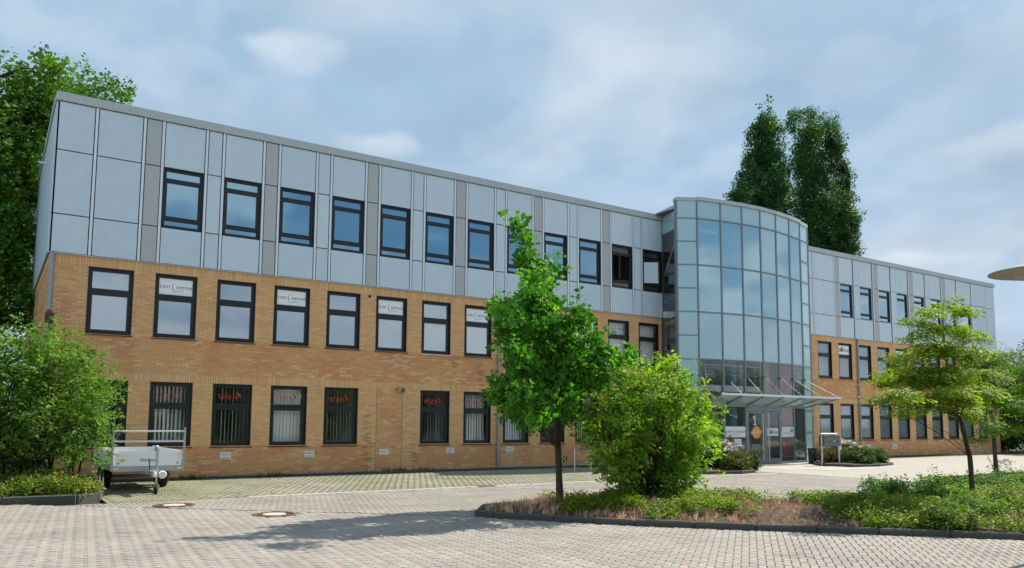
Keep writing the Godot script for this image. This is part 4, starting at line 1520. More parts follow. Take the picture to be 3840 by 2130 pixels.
func make_plants() -> void:
	var heart := spray("heart", 7, 0.46, 1.0, 3)
	var oval := spray("oval", 8, 0.27, 0.9, 4)
	var small := spray("small", 11, 0.30, 1.5, 5)
	var flat_spray := spray("flat", 12, 0.34, 1.6, 6, 0.75)
	var clump := spray("clump", 12, 0.42, 1.5, 7)
	var lime_pal := [c3(0.102, 0.320, 0.034), c3(0.153, 0.397, 0.042), c3(0.071, 0.232, 0.029), c3(0.214, 0.464, 0.060), c3(0.051, 0.177, 0.024)]
	var bush_pal := [c3(0.27, 0.45, 0.04), c3(0.38, 0.55, 0.05), c3(0.17, 0.32, 0.035), c3(0.46, 0.60, 0.07), c3(0.12, 0.25, 0.03), c3(0.23, 0.41, 0.035)]
	var dark_pal := [c3(0.063, 0.162, 0.054), c3(0.085, 0.202, 0.063), c3(0.114, 0.243, 0.072), c3(0.051, 0.135, 0.054)]
	var mid_pal := [c3(0.109, 0.253, 0.034), c3(0.144, 0.301, 0.038), c3(0.085, 0.205, 0.029), c3(0.192, 0.336, 0.048)]

	# ---- the lime tree on the island
	var z := 13.2
	var foot := pix(1408, 1256, z)
	foot.y = 0.18
	var t := thing("lime_tree", "young lime tree with a lopsided bright green crown on the kerbed island", "tree", foot)
	var path := [foot, pix(1404, 1130, z), pix(1396, 1000, z + 0.05), pix(1380, 850, z + 0.15), pix(1350, 700, z + 0.3), pix(1310, 580, z + 0.45)]
	trunk_part(t, path, [0.075, 0.066, 0.058, 0.042, 0.024, 0.008], M.bark)
	var shape := [[1300, 572, 14], [1318, 610, 24], [1328, 655, 30], [1348, 700, 40], [1395, 672, 18], [1352, 760, 58], [1270, 782, 30], [1256, 770, 14], [1300, 830, 50], [1380, 840, 62], [1455, 805, 34], [1480, 840, 28], [1420, 900, 70], [1510, 910, 40], [1560, 905, 26], [1578, 915, 16], [1330, 920, 62], [1290, 880, 40], [1480, 960, 50], [1380, 990, 64], [1300, 985, 46], [1255, 1010, 26], [1290, 1040, 26], [1345, 1040, 36], [1430, 1030, 42], [1250, 985, 22], [1530, 940, 28]]
	var lob := lobes_px(shape, z - 0.5, 0.6)
	for q in lobes_px(shape.filter(func(e): return e[2] > 24), z + 0.9, 0.6):
		lob.append(q)
	for l in lob:
		l[2] = 0.9
		l[1] *= 0.84
	var cl := clusters_in(lob, 330, 0.5)
	limbs(t, path, cl, 6, 0.018, M.bark)
	crown(t, "crown", cl, 9, 0.20, heart, 0.106, lime_pal, M.leaf, 1.1)
	# a few shoots from the trunk
	crown(t, "trunk_shoots", [[pix(1408, 1105, z), Vector3(1, 0, 0), foot], [pix(1414, 1150, z), Vector3(1, 0, 0), foot]], 2, 0.06, heart, 0.07, lime_pal, M.leaf, 0.75)

	# ---- the large shrub beside it
	z = 13.9
	foot = pix(1645, 1250, z)
	foot.y = 0.2
	t = thing("leafy_shrub", "large rounded yellow green shrub with many stems in front of the glass tower", "shrub", foot)
	lob = lobes_px([[1560, 990, 55], [1530, 950, 22], [1600, 960, 40], [1665, 950, 42], [1668, 920, 14], [1700, 980, 55], [1725, 950, 22], [1640, 1030, 80], [1560, 1060, 70], [1500, 1060, 36], [1720, 1050, 70], [1775, 1040, 36], [1790, 1085, 30], [1750, 1110, 55], [1680, 1120, 80], [1580, 1130, 75], [1510, 1120, 36], [1490, 1090, 24], [1560, 1190, 45], [1640, 1190, 60], [1720, 1180, 50], [1745, 1190, 25], [1600, 1225, 32], [1690, 1225, 32], [1520, 1165, 30]], z, 1.15)
	cl = clusters_in(lob, 420, 0.42)
	var stems := MB.new()
	for i in 34:
		var e: Vector3 = cl[(i * 12) % cl.size()][0]
		var b := foot + Vector3(rng.randf_range(-0.35, 0.35), -0.05, rng.randf_range(-0.3, 0.3))
		var mid := b.lerp(e, 0.5) + Vector3(rng.randf_range(-0.1, 0.1), 0.18, rng.randf_range(-0.1, 0.1))
		stems.tube([b - foot, mid - foot, e - foot], [0.02, 0.014, 0.005], 6, false)
	part("stems", stems.done(), M.bark_dark, t).set_meta("kind", "stuff")
	limbs(t, [foot + Vector3(0, 0.3, 0), foot + Vector3(0, 0.8, 0), foot + Vector3(0.2, 1.3, 0)], cl, 5, 0.008, M.bark_dark)
	crown(t, "foliage", cl, 7, 0.24, oval, 0.105, bush_pal, M.leaf, 0.7)

	# ---- the bush on the left
	z = 4.6
	foot = pix(95, 1225, z)
	foot.y = 0.18
	t = thing("hornbeam_bush", "wide multi stemmed green bush hiding the left corner of the building", "shrub", foot)
	lob = lobes_px([[60, 870, 50], [0, 870, 40], [150, 880, 45], [205, 900, 35], [225, 940, 45], [120, 950, 75], [20, 960, 80], [-60, 960, 80], [190, 1010, 70], [245, 1030, 36], [250, 985, 22], [80, 1050, 90], [-40, 1070, 90], [200, 1090, 60], [250, 1075, 26], [130, 1130, 60], [20, 1150, 70], [215, 1140, 36], [-110, 1030, 90], [270, 1060, 18]], z, 1.0)
	cl = clusters_in(lob, 520, 0.40)
	stems = MB.new()
	for i in 26:
		var e: Vector3 = cl[(i * 19) % cl.size()][0]
		var b := foot + Vector3(rng.randf_range(-1.1, 0.9), -0.05, rng.randf_range(-0.4, 0.4))
		var mid := b.lerp(e, 0.55) + Vector3(rng.randf_range(-0.15, 0.15), 0.25, rng.randf_range(-0.1, 0.1))
		stems.tube([b - foot, mid - foot, e - foot], [0.035, 0.022, 0.006], 6, false)
	part("stems", stems.done(), M.bark_dark, t).set_meta("kind", "stuff")
	crown(t, "foliage", cl, 8, 0.36, oval, 0.105, [c3(0.161, 0.312, 0.057), c3(0.208, 0.369, 0.076), c3(0.113, 0.236, 0.038), c3(0.265, 0.416, 0.095)], M.leaf, 0.7)

	# ---- tall trees left, beside and behind the building
	foot = Vector3(-2.6, 0, -9.0)
	t = thing("broadleaf_tree", "tall dark broadleaf tree beside the left end of the building", "tree", foot)
	path = [foot, Vector3(-2.4, 4, -9), Vector3(-2.0, 8, -9.2), Vector3(-1.2, 12, -9.2), Vector3(-0.4, 15, -9)]
	trunk_part(t, path, [0.32, 0.28, 0.22, 0.14, 0.04], M.bark_dark)
	lob = lobes_px([[140, 165, 12], [135, 195, 28], [95, 215, 45], [165, 220, 30], [40, 240, 50], [0, 260, 55], [120, 270, 60], [60, 320, 70], [-30, 340, 80], [110, 370, 50], [20, 430, 70], [80, 470, 55], [-40, 480, 80], [20, 560, 70], [60, 600, 50], [-40, 640, 80], [30, 690, 60], [10, 770, 60], [50, 780, 40], [-60, 780, 80]], -10.0, 1.5)
	cl = clusters_in(lob, 220, 0.45)
	limbs(t, path, cl, 3, 0.05, M.bark_dark)
	crown(t, "crown", cl, 9, 0.62, clump, 0.19, mid_pal, M.leaf_matte, 0.8)
	foot = Vector3(1.0, 0, -20.0)
	t = thing("broadleaf_tree", "broadleaf tree whose top shows above the left roof edge", "tree", foot)
	path = [foot, Vector3(2, 6, -20), Vector3(3, 12, -20), Vector3(3.6, 17, -20)]
	trunk_part(t, path, [0.3, 0.26, 0.18, 0.06], M.bark_dark)
	lob = lobes_px([[205, 225, 26], [230, 240, 26], [270, 250, 25], [300, 245, 22], [308, 225, 10], [225, 205, 10], [190, 270, 40], [250, 300, 40], [150, 340, 60], [90, 600, 80], [60, 720, 70], [40, 480, 90]], -20.0, 1.5)
	cl = clusters_in(lob, 170, 0.5)
	limbs(t, path, cl, 4, 0.05, M.bark_dark)
	crown(t, "crown", cl, 8, 0.65, clump, 0.20, mid_pal, M.leaf_matte, 0.8)
	foot = Vector3(-7.0, 0, -24.0)
	t = thing("broadleaf_tree", "dark broadleaf tree low behind the left end wall", "tree", foot)
	path = [foot, foot + Vector3(0, 5, 0), foot + Vector3(0.5, 10, 0)]
	trunk_part(t, path, [0.3, 0.25, 0.1], M.bark_dark)
	lob = [[foot + Vector3(0, 6, 0), 3.4, 1.0], [foot + Vector3(3, 4, 1), 3.2, 1.0], [foot + Vector3(5.5, 3.2, 2), 3.0, 0.9], [foot + Vector3(0, 10, 0), 3.0, 1.0], [foot + Vector3(-4, 5, 0), 3.4, 1.0]]
	cl = clusters_in(lob, 200, 0.5)
	crown(t, "crown", cl, 8, 1.0, clump, 0.25, dark_pal, M.leaf_matte, 0.8)

	# ---- poplars behind the roof
	var pops := [
		["slender dense poplar left of its taller twin above the glass tower", -20.0, [[1930, 300, 16, 1.6], [1905, 330, 20, 1.5], [1945, 320, 20, 1.6], [1925, 370, 38, 1.4], [1900, 420, 36, 1.3], [1950, 430, 36, 1.4], [1890, 470, 34, 1.2], [1930, 490, 48, 1.3], [1865, 490, 24, 1.0], [1960, 510, 36, 1.3], [1900, 540, 50, 1.3], [1960, 580, 40, 1.3], [1900, 620, 60, 1.3]]],
		["taller broad poplar whose top is the highest point above the roof", -21.0, [[2012, 280, 13, 1.7], [2040, 300, 18, 1.6], [2000, 320, 20, 1.6], [2070, 305, 16, 1.4], [2095, 315, 16, 1.3], [2030, 360, 36, 1.5], [2085, 360, 34, 1.4], [2110, 390, 26, 1.4], [2010, 410, 30, 1.4], [2050, 440, 50, 1.4], [2110, 450, 34, 1.4], [2125, 500, 26, 1.3], [2030, 510, 44, 1.4], [2090, 530, 50, 1.3], [2135, 560, 26, 1.2], [2050, 590, 50, 1.3], [2110, 610, 50, 1.2], [2145, 630, 22, 1.0], [2080, 680, 60, 1.2]]]]
	for q in pops:
		var b0 := pix(q[2][-2][0], 700, q[1])
		foot = Vector3(b0.x, 0, q[1])
		t = thing("poplar_tree", q[0], "tree", foot)
		lob = lobes_px(q[2], q[1], 1.6)
		for l in lob:
			l[1] *= 0.94
		path = [foot]
		for i in range(q[2].size() - 1, -1, -4):
			path.append(Vector3(lerpf(foot.x, lob[i][0].x, 0.35), lob[i][0].y, q[1]))
		trunk_part(t, path, range(path.size()).map(func(i): return lerpf(0.45, 0.08, float(i) / (path.size() - 1))), M.bark_dark)
		cl = clusters_in(lob, 560, 0.42)
		limbs(t, path, cl, 9, 0.09, M.bark_dark)
		crown(t, "crown", cl, 11, 0.60, clump, 0.19, dark_pal, M.leaf_matte, 0.9, 1.3)

	# ---- the two trees on the right with tiered twigs
	var yel_pal := [c3(0.391, 0.525, 0.040), c3(0.299, 0.450, 0.035), c3(0.483, 0.575, 0.060), c3(0.196, 0.362, 0.030), c3(0.368, 0.350, 0.070)]
	z = 17.4
	foot = pix(2447, 1246, z)
	foot.y = 0.18
	t = thing("tiered_tree", "tree with a leaning trunk and open tiers of yellow green leaves over the rose bed", "tree", foot)
	path = [foot, pix(2440, 1150, z), pix(2415, 1050, z), pix(2392, 980, z), pix(2380, 900, z), pix(2372, 830, z), pix(2372, 765, z)]
	trunk_part(t, path, [0.058, 0.05, 0.043, 0.036, 0.026, 0.015, 0.006], M.bark)
	lob = []
	for q in [[2372, 770, 22], [2420, 755, 20], [2330, 790, 28], [2300, 812, 22], [2410, 785, 30], [2440, 790, 20], [2350, 830, 34], [2400, 830, 34], [2300, 850, 30], [2440, 850, 34], [2350, 880, 60], [2290, 905, 40], [2260, 920, 30], [2430, 890, 48], [2300, 950, 70], [2230, 960, 32], [2215, 945, 14], [2370, 950, 80], [2450, 950, 50], [2260, 1000, 50], [2210, 1012, 22], [2330, 1010, 60], [2400, 1000, 60], [2470, 990, 50], [2290, 1040, 26], [2440, 1040, 34]]:
		lob.append_array(lobes_px([[q[0], q[1], q[2], 0.42]], z, 0.9))
	cl = clusters_in(lob, 460, 0.5)
	limbs(t, path, cl, 3, 0.009, M.bark_dark, "branches", 0.2)
	crown(t, "crown", cl, 6, 0.22, flat_spray, 0.072, yel_pal, M.leaf, 0.35, 0.35)
	z = 13.6
	foot = pix(2507, 1196, z)
	foot.y = 0.14
	t = thing("tiered_tree", "slim tree of fresh green tiers on the small island at the yard's far side", "tree", foot)
	path = [foot, pix(2500, 1100, z), pix(2488, 1000, z), pix(2480, 930, z), pix(2470, 870, z)]
	trunk_part(t, path, [0.07, 0.06, 0.045, 0.03, 0.01], M.bark)
	lob = []
	for q in [[2480, 860, 20], [2500, 905, 40], [2450, 920, 40], [2540, 900, 36], [2480, 960, 60], [2550, 960, 50], [2420, 985, 30], [2590, 930, 50], [2520, 1010, 60], [2450, 1020, 30], [2570, 1030, 50], [2490, 1070, 40], [2470, 1110, 24], [2540, 1080, 36], [2600, 1010, 50], [2510, 1160, 14]]:
		lob.append_array(lobes_px([[q[0], q[1], q[2], 0.5]], z, 1.0))
	cl = clusters_in(lob, 300, 0.5)
	limbs(t, path, cl, 4, 0.012, M.bark_dark, "branches", 0.2)
	crown(t, "crown", cl, 6, 0.34, flat_spray, 0.082, [c3(0.192, 0.336, 0.026), c3(0.144, 0.288, 0.022), c3(0.240, 0.384, 0.040), c3(0.112, 0.224, 0.022)], M.leaf, 0.35, 0.4)

	# ---- green beyond the right end
	var backs := [
		["rounded yellow green tree beyond the right end of the building", 61.0, 3.0, 6.3, 3.2, 1],
		["dark spreading tree in the shade beyond the right end wall", 66.0, -2.0, 8.5, 4.2, 0],
		["loose tall tree with a see through top at the far right", 70.0, 8.0, 10.5, 3.6, 2],
		["dark tree filling the gap behind the yard's far corner", 72.0, 2.0, 7.0, 4.5, 0],
		["low dark tree at the end of the yard", 64.0, 9.5, 4.6, 3.0, 0],
		["dense dark tree far behind the right end wall", 68.0, -12.0, 9.0, 4.5, 0],
		["dark bushy tree against the right end of the building", 60.5, -1.5, 5.0, 2.8, 0],
		["low dark tree between the end of the yard and the lawn", 75.0, 13.0, 6.0, 4.2, 0],
		["dark tree at the lawn's far corner", 82.0, 6.0, 8.0, 5.0, 0]]
	for q in backs:
		foot = Vector3(q[1], 0, q[2])
		t = thing("background_tree", q[0], "tree", foot, "trees beyond the right end")
		path = [foot, foot + Vector3(0.1, q[3] * 0.35, 0), foot + Vector3(0, q[3] * 0.8, 0.1)]
		trunk_part(t, path, [0.2, 0.16, 0.05], M.bark_dark)
		lob = []
		for i in 9:
			var a := i * 2.4
			lob.append([foot + Vector3(cos(a) * q[4] * 0.55, q[3] * (0.25 + 0.6 * fposmod(i * 0.37, 1.0)), sin(a) * q[4] * 0.55), q[4] * (0.55 if q[5] != 2 else 0.45), 0.85])
		cl = clusters_in(lob, 200 if q[5] != 2 else 110, 0.5)
		limbs(t, path, cl, 8, 0.05, M.bark_dark)
		crown(t, "crown", cl, 8, 0.85, clump, 0.19, [dark_pal, bush_pal, mid_pal][q[5]], M.leaf_matte, 0.8)

	# ---- the row of trees across the road, behind the camera: the lower windows mirror it
	foot = Vector3(-14, 0, 52)
	var row := thing("street_tree", "leafy tree in the row across the road that the lower windows mirror", "tree", foot, "trees across the road")
	trunk_part(row, [foot, foot + Vector3(0, 3, 0), foot + Vector3(0.2, 7, 0)], [0.22, 0.18, 0.05], M.bark_dark)
	lob = []
	for i in 12:
		var a := i * 2.4
		lob.append([foot + Vector3(cos(a) * 2.2, 2.0 + 5.2 * fposmod(i * 0.37, 1.0), sin(a) * 2.0), 1.9, 0.9])
	cl = clusters_in(lob, 170, 0.5)
	crown(row, "crown", cl, 8, 1.0, clump, 0.26, mid_pal, M.leaf_matte, 0.9)
	for i in range(1, 15):
		var d: Node3D = row.duplicate()
		d.name = numbered("street_tree")
		add_child(d)
		d.position = Vector3(-14 + i * 6.2 + sin(i * 5.0) * 0.8, 0, 52 + cos(i * 3.0) * 2.0)
		d.rotation.y = i * 1.3
		d.scale = Vector3.ONE * (0.85 + 0.3 * fposmod(i * 0.618, 1.0))

	make_beds(oval, small, bush_pal, mid_pal)

func make_beds(oval: Mesh, small: Mesh, bush_pal: Array, mid_pal: Array) -> void:
	var nz := FastNoiseLite.new()
	nz.seed = 77
	nz.frequency = 0.5
	var dry := tuft("dry", 11, 0.55, 3, 0.022)
	var dry_x := []
	var dry_c := []
	var grn_x := []
	var grn_c := []
	var n := 0
	while n < 20000:
		n += 1
		var p := Vector2(rng.randf_range(8.0, 21.0), rng.randf_range(12.0, 24.0))
		if not inside(ISLAND, p) or not inside_by(ISLAND, p, 0.10):
			continue
		var y := soil_height(ISLAND, p, 0.06, 0.20)
		var front := (p - Vector2(8.1, 13.5)).dot(Vector2(0.768, -0.64))   # metres behind the front kerb
		var along := (p - Vector2(8.1, 13.5)).dot(Vector2(0.64, 0.768))
		var f := nz.get_noise_2d(p.x, p.y)
		var green := f > 0.28 - smoothstep(2.2, 4.5, along) * 0.22 - smoothstep(0.7, 1.6, front) * 0.1
		if along < 1.8:
			green = f > 0.33
		elif along < 4.9 and front > 0.45:
			green = f > -0.18
		elif along > 4.9 and along < 6.1:
			green = f > 0.36
		elif along >= 6.1:
			green = f > -0.10
		var tilt := Basis.from_euler(Vector3(rng.randf_range(-0.35, 0.35), rng.randf() * TAU, rng.randf_range(-0.35, 0.35)))
		if green:
			var s := rng.randf_range(0.055, 0.085)
			grn_x.append(Transform3D(tilt * Basis.from_scale(Vector3.ONE * s), Vector3(p.x, y + rng.randf_range(0.02, 0.17), p.y)))
			grn_c.append(pick([c3(0.263, 0.350, 0.035), c3(0.193, 0.297, 0.031), c3(0.350, 0.420, 0.053), c3(0.140, 0.227, 0.027)]))
		else:
			var s := rng.randf_range(0.08, 0.19) * (0.6 if along > 4.9 and along < 6.3 else 1.0)
			dry_x.append(Transform3D(tilt * Basis.from_scale(Vector3(s * 0.8, s, s * 0.8)), Vector3(p.x, y - 0.01, p.y)))
			dry_c.append(pick([c3(0.598, 0.328, 0.226), c3(0.837, 0.499, 0.339), c3(1.076, 0.780, 0.490), c3(0.448, 0.234, 0.170), c3(0.718, 0.374, 0.320), c3(0.478, 0.468, 0.189)]))
	var o := copies(numbered("dry_groundcover"), dry, M.dry, dry_x, dry_c, self)
	tag(o, "dry reddish brown low plants covering the kerbed island", "ground cover")
	o = copies(numbered("green_groundcover"), small, M.leaf, grn_x, grn_c, self)
	tag(o, "low yellow green cover plants among the dry growth on the island", "ground cover")

	# cover plants of the left bed
	var bx_ := []
	var bc := []
	for i in 2600:
		var p := Vector2(rng.randf_range(-3.0, 2.3), rng.randf_range(4.4, 6.35))
		if not inside(BED, p):
			continue
		bx_.append(Transform3D(turn_to(Vector3(0, 0, 0.5), 0.7, 0.07), Vector3(p.x, soil_height(BED, p, 0.08, 0.22) + rng.randf_range(0.03, 0.22) + 0.22 * exp(-pow((p.x - 1.3) * 1.2, 2.0)) * rng.randf(), p.y)))
		bc.append(pick([c3(0.211, 0.309, 0.033), c3(0.293, 0.341, 0.065), c3(0.130, 0.244, 0.026), c3(0.357, 0.325, 0.098), c3(0.114, 0.211, 0.022)]))
	o = copies(numbered("bed_groundcover"), small, M.leaf, bx_, bc, self)
	tag(o, "green and straw coloured cover plants along the left bed's kerb", "ground cover")

	# moss and weeds in the joints by the wall
	var wx := []
	var wc := []
	for i in 1500:
		var p := Vector2(rng.randf_range(2.6, 25.0), rng.randf_range(0.75, 6.9))
		if nz.get_noise_2d(p.x * 0.7, p.y * 0.9) < 0.05 and i % 5:
			continue
		p.y = 0.78 + (floor((p.y - 0.78) / 0.205) + 0.5) * 0.205
		var s := rng.randf_range(0.02, 0.055)
		wx.append(Transform3D(Basis.from_euler(Vector3(0, rng.randf() * TAU, 0)) * Basis.from_scale(Vector3(s * 1.4, s, s * 1.4)), Vector3(p.x, -0.012, p.y)))
		wc.append(pick([c3(0.14, 0.20, 0.02), c3(0.18, 0.22, 0.03), c3(0.09, 0.12, 0.03)]))
	for i in 160:
		var c: Array = [[12.6, 0.5], [12.2, 0.45], [13.6, 0.5], [7.9, 0.7], [5.3, 0.66]][i % 5]
		var s := rng.randf_range(0.07, 0.2)
		wx.append(Transform3D(Basis.from_euler(Vector3(rng.randf_range(-0.3, 0.3), rng.randf() * TAU, 0)) * Basis.from_scale(Vector3.ONE * s), Vector3(c[0] + rng.randfn() * 0.35, 0.03, c[1] + rng.randf_range(-0.15, 0.12))))
		wc.append(pick([c3(0.14, 0.20, 0.02), c3(0.24, 0.22, 0.07)]))
	o = copies(numbered("joint_weeds"), tuft("weed", 9, 0.8, 8, 0.05), M.leaf, wx, wc, self)
	tag(o, "weeds and moss growing in the joints of the parking strip", "weeds")

	# bits of leaf and blossom blown over the paving
	var lx := []
	var lc := []
	for i in 260:
		var p := Vector2(rng.randf_range(0.0, 14.0), rng.randf_range(7.6, 21.0))
		if inside(ISLAND, p, 0.1):
			continue
		var s := rng.randf_range(0.015, 0.045)
		lx.append(Transform3D(Basis.from_euler(Vector3(rng.randf_range(-0.3, 0.3), rng.randf() * TAU, rng.randf_range(-0.3, 0.3))) * Basis.from_scale(Vector3.ONE * s), Vector3(p.x, 0.008, p.y)))
		lc.append(pick([c3(0.5, 0.45, 0.33), c3(0.22, 0.15, 0.08), c3(0.7, 0.66, 0.58), c3(0.16, 0.2, 0.05)]))
	var one := MB.new()
	leaf(one, Transform3D.IDENTITY, 0.35)
	o = copies(numbered("leaf_litter"), one.done(), M.dry, lx, lc, self)
	tag(o, "scattered bits of leaf and blossom lying on the paving", "leaf litter")

	# rose bushes in the right part of the island
	var rose := [
		["rose bush with pale green leaves at the kerb below the leaning trunk", 2455, 1300, 0.59, 0.22],
		["dark glossy rose bush at the back edge of the island", 2230, 1245, 0.71, 0.26],
		["rose bush with one pink bloom beside the leaning trunk", 2370, 1235, 0.81, 0.29],
		["mid green rose bush between the dark one and the leaning tree", 2290, 1260, 0.76, 0.25],
		["tall leafy rose bush right of the leaning trunk", 2510, 1235, 0.81, 0.31],
		["spreading rose bush with a pink bloom at its side by the front kerb", 2560, 1290, 0.71, 0.22],
		["feathery green shrub rising from the dry growth", 2190, 1290, 0.66, 0.22],
		["low bright shrub over the front kerb", 2380, 1310, 0.57, 0.17],
		["leafy bush at the island's far side", 2560, 1225, 0.85, 0.31]]
	for i in rose.size():
		var q: Array = rose[i]
		var foot := gpx(q[1], q[2], 0.2)
		foot.y = 0.16
		var t := thing("rose_bush", q[0], "shrub", foot, "shrubs on the right of the island")
		var lob := []
		for k in 6:
			var a := k * 2.4
			lob.append([foot + Vector3(cos(a) * q[3] * 0.5, q[4] * (0.35 + 0.5 * fposmod(k * 0.37, 1.0)), sin(a) * q[3] * 0.5), q[3] * 0.42, 0.75])
		var cl := clusters_in(lob, 60, 0.5)
		var st := MB.new()
		for k in range(0, cl.size(), 5):
			st.tube([Vector3(rng.randf_range(-0.1, 0.1), -0.05, rng.randf_range(-0.1, 0.1)), (cl[k][0] - foot) * Vector3(0.5, 0.7, 0.5), cl[k][0] - foot], [0.012, 0.009, 0.004], 5, false)
		part("stems", st.done(), M.bark_dark, t).set_meta("kind", "stuff")
		var pal := [c3(0.135, 0.285, 0.045), c3(0.180, 0.330, 0.060), c3(0.090, 0.210, 0.030)]
		if i in [1, 3]:
			pal = [c3(0.060, 0.165, 0.038), c3(0.075, 0.195, 0.045), c3(0.135, 0.270, 0.060)]
		if i in [6, 7, 5]:
			pal = [c3(0.165, 0.255, 0.030), c3(0.225, 0.300, 0.045), c3(0.105, 0.180, 0.024)]
		crown(t, "foliage", cl, 6, 0.14, oval, 0.07, pal, M.leaf, 0.5)
		if i in [2, 5]:
			var fb := MB.new()
			fb.lathe([Vector2(0.0, -0.02), Vector2(0.03, -0.01), Vector2(0.042, 0.012), Vector2(0.03, 0.03), Vector2(0.0, 0.028)], Vector3(0.15, q[4] + 0.08, 0.25), 9)
			part("bloom", fb.done(), mat("pink_bloom", lin(0.65, 0.04, 0.16), 0.7), t)

	# shrubs by the door
	var door := [
		["rhododendron_shrub", "rhododendron with white flower heads left of the entrance door", pix(1800, 1190, 4.6), 1.15, 1.25, [c3(0.03, 0.075, 0.02), c3(0.04, 0.10, 0.025), c3(0.06, 0.12, 0.03)], true],
		["dark_shrub", "low dark evergreen shrub behind the white flowering rhododendron", pix(1755, 1185, 4.2), 1.0, 0.75, [c3(0.018, 0.05, 0.02), c3(0.025, 0.06, 0.02)], false],
		["round_shrub", "small rounded yellowish shrub at the planter's edge", pix(1850, 1190, 5.9), 0.55, 0.6, [c3(0.17, 0.18, 0.03), c3(0.12, 0.15, 0.025), c3(0.2, 0.17, 0.05)], false],
		["round_shrub", "small rounded grey green shrub nearest the entrance door", pix(1880, 1186, 5.2), 0.5, 0.62, [c3(0.07, 0.12, 0.03), c3(0.05, 0.10, 0.025), c3(0.12, 0.12, 0.05)], false],
		["hedge_block", "brownish clipped hedge block behind the letter box stand", pix(2085, 1172, 3.6), 0.85, 0.62, [c3(0.16, 0.13, 0.035), c3(0.11, 0.11, 0.03), c3(0.08, 0.10, 0.025)], false],
		["hedge_block", "green clipped box hedge in the right planter", pix(2160, 1175, 4.9), 0.8, 0.55, [c3(0.05, 0.12, 0.02), c3(0.08, 0.16, 0.02), c3(0.04, 0.09, 0.016)], false],
		["hedge_block", "rounded green box bush at the planter's right end", pix(2202, 1174, 4.6), 0.62, 0.6, [c3(0.07, 0.15, 0.02), c3(0.10, 0.18, 0.02), c3(0.05, 0.11, 0.016)], false],
		["flowering_shrub", "shrub with pale pink flowers behind the clipped hedges", pix(2130, 1168, 3.2), 0.95, 1.0, [c3(0.06, 0.12, 0.025), c3(0.09, 0.15, 0.03)], true]]
	var petal := spray("petal", 14, 0.45, 0.7, 15)
	for q in door:
		var foot: Vector3 = q[2]
		foot.y = 0.08
		var t := thing(q[0], q[1], "shrub", foot)
		var lob := []
		for k in 9:
			var a := k * 2.4
			lob.append([foot + Vector3(cos(a) * q[3] * 0.55, q[4] * (0.2 + 0.55 * fposmod(k * 0.37, 1.0)), sin(a) * q[3] * 0.55), q[3] * 0.42, 0.8])
		var cl := clusters_in(lob, 110, 0.45)
		var st := MB.new()
		for k in range(0, cl.size(), 9):
			st.tube([Vector3(rng.randf_range(-0.1, 0.1), -0.05, rng.randf_range(-0.1, 0.1)), (cl[k][0] - foot) * Vector3(0.4, 0.6, 0.4), cl[k][0] - foot], [0.016, 0.01, 0.004], 5, false)
		part("stems", st.done(), M.bark_dark, t).set_meta("kind", "stuff")
		crown(t, "foliage", cl, 8, 0.17, oval, 0.07, q[5], M.leaf_matte, 0.6)
		if q[6]:
			var fx := []
			var fc := []
			for k in 60:
				var a := rng.randf() * TAU
				var r: float = q[3] * rng.randf_range(0.2, 0.95)
				fx.append(Transform3D(Basis.from_scale(Vector3.ONE * 0.10), Vector3(cos(a) * r, q[4] * rng.randf_range(0.55, 1.0) * (1.0 - 0.35 * r / q[3]) + 0.12, sin(a) * r)))
				fc.append(pick([c3(0.75, 0.72, 0.66), c3(0.8, 0.75, 0.64), c3(0.72, 0.6, 0.56)]))
			copies("flower_heads", petal, M.petal, fx, fc, t)

func inside_by(poly: Array, p: Vector2, by: float) -> bool:
	var q := PackedVector2Array(poly)
	for i in q.size():
		if Geometry2D.get_closest_point_to_segment(p, q[i], q[(i + 1) % q.size()]).distance_to(p) < by:
			return false
	return true

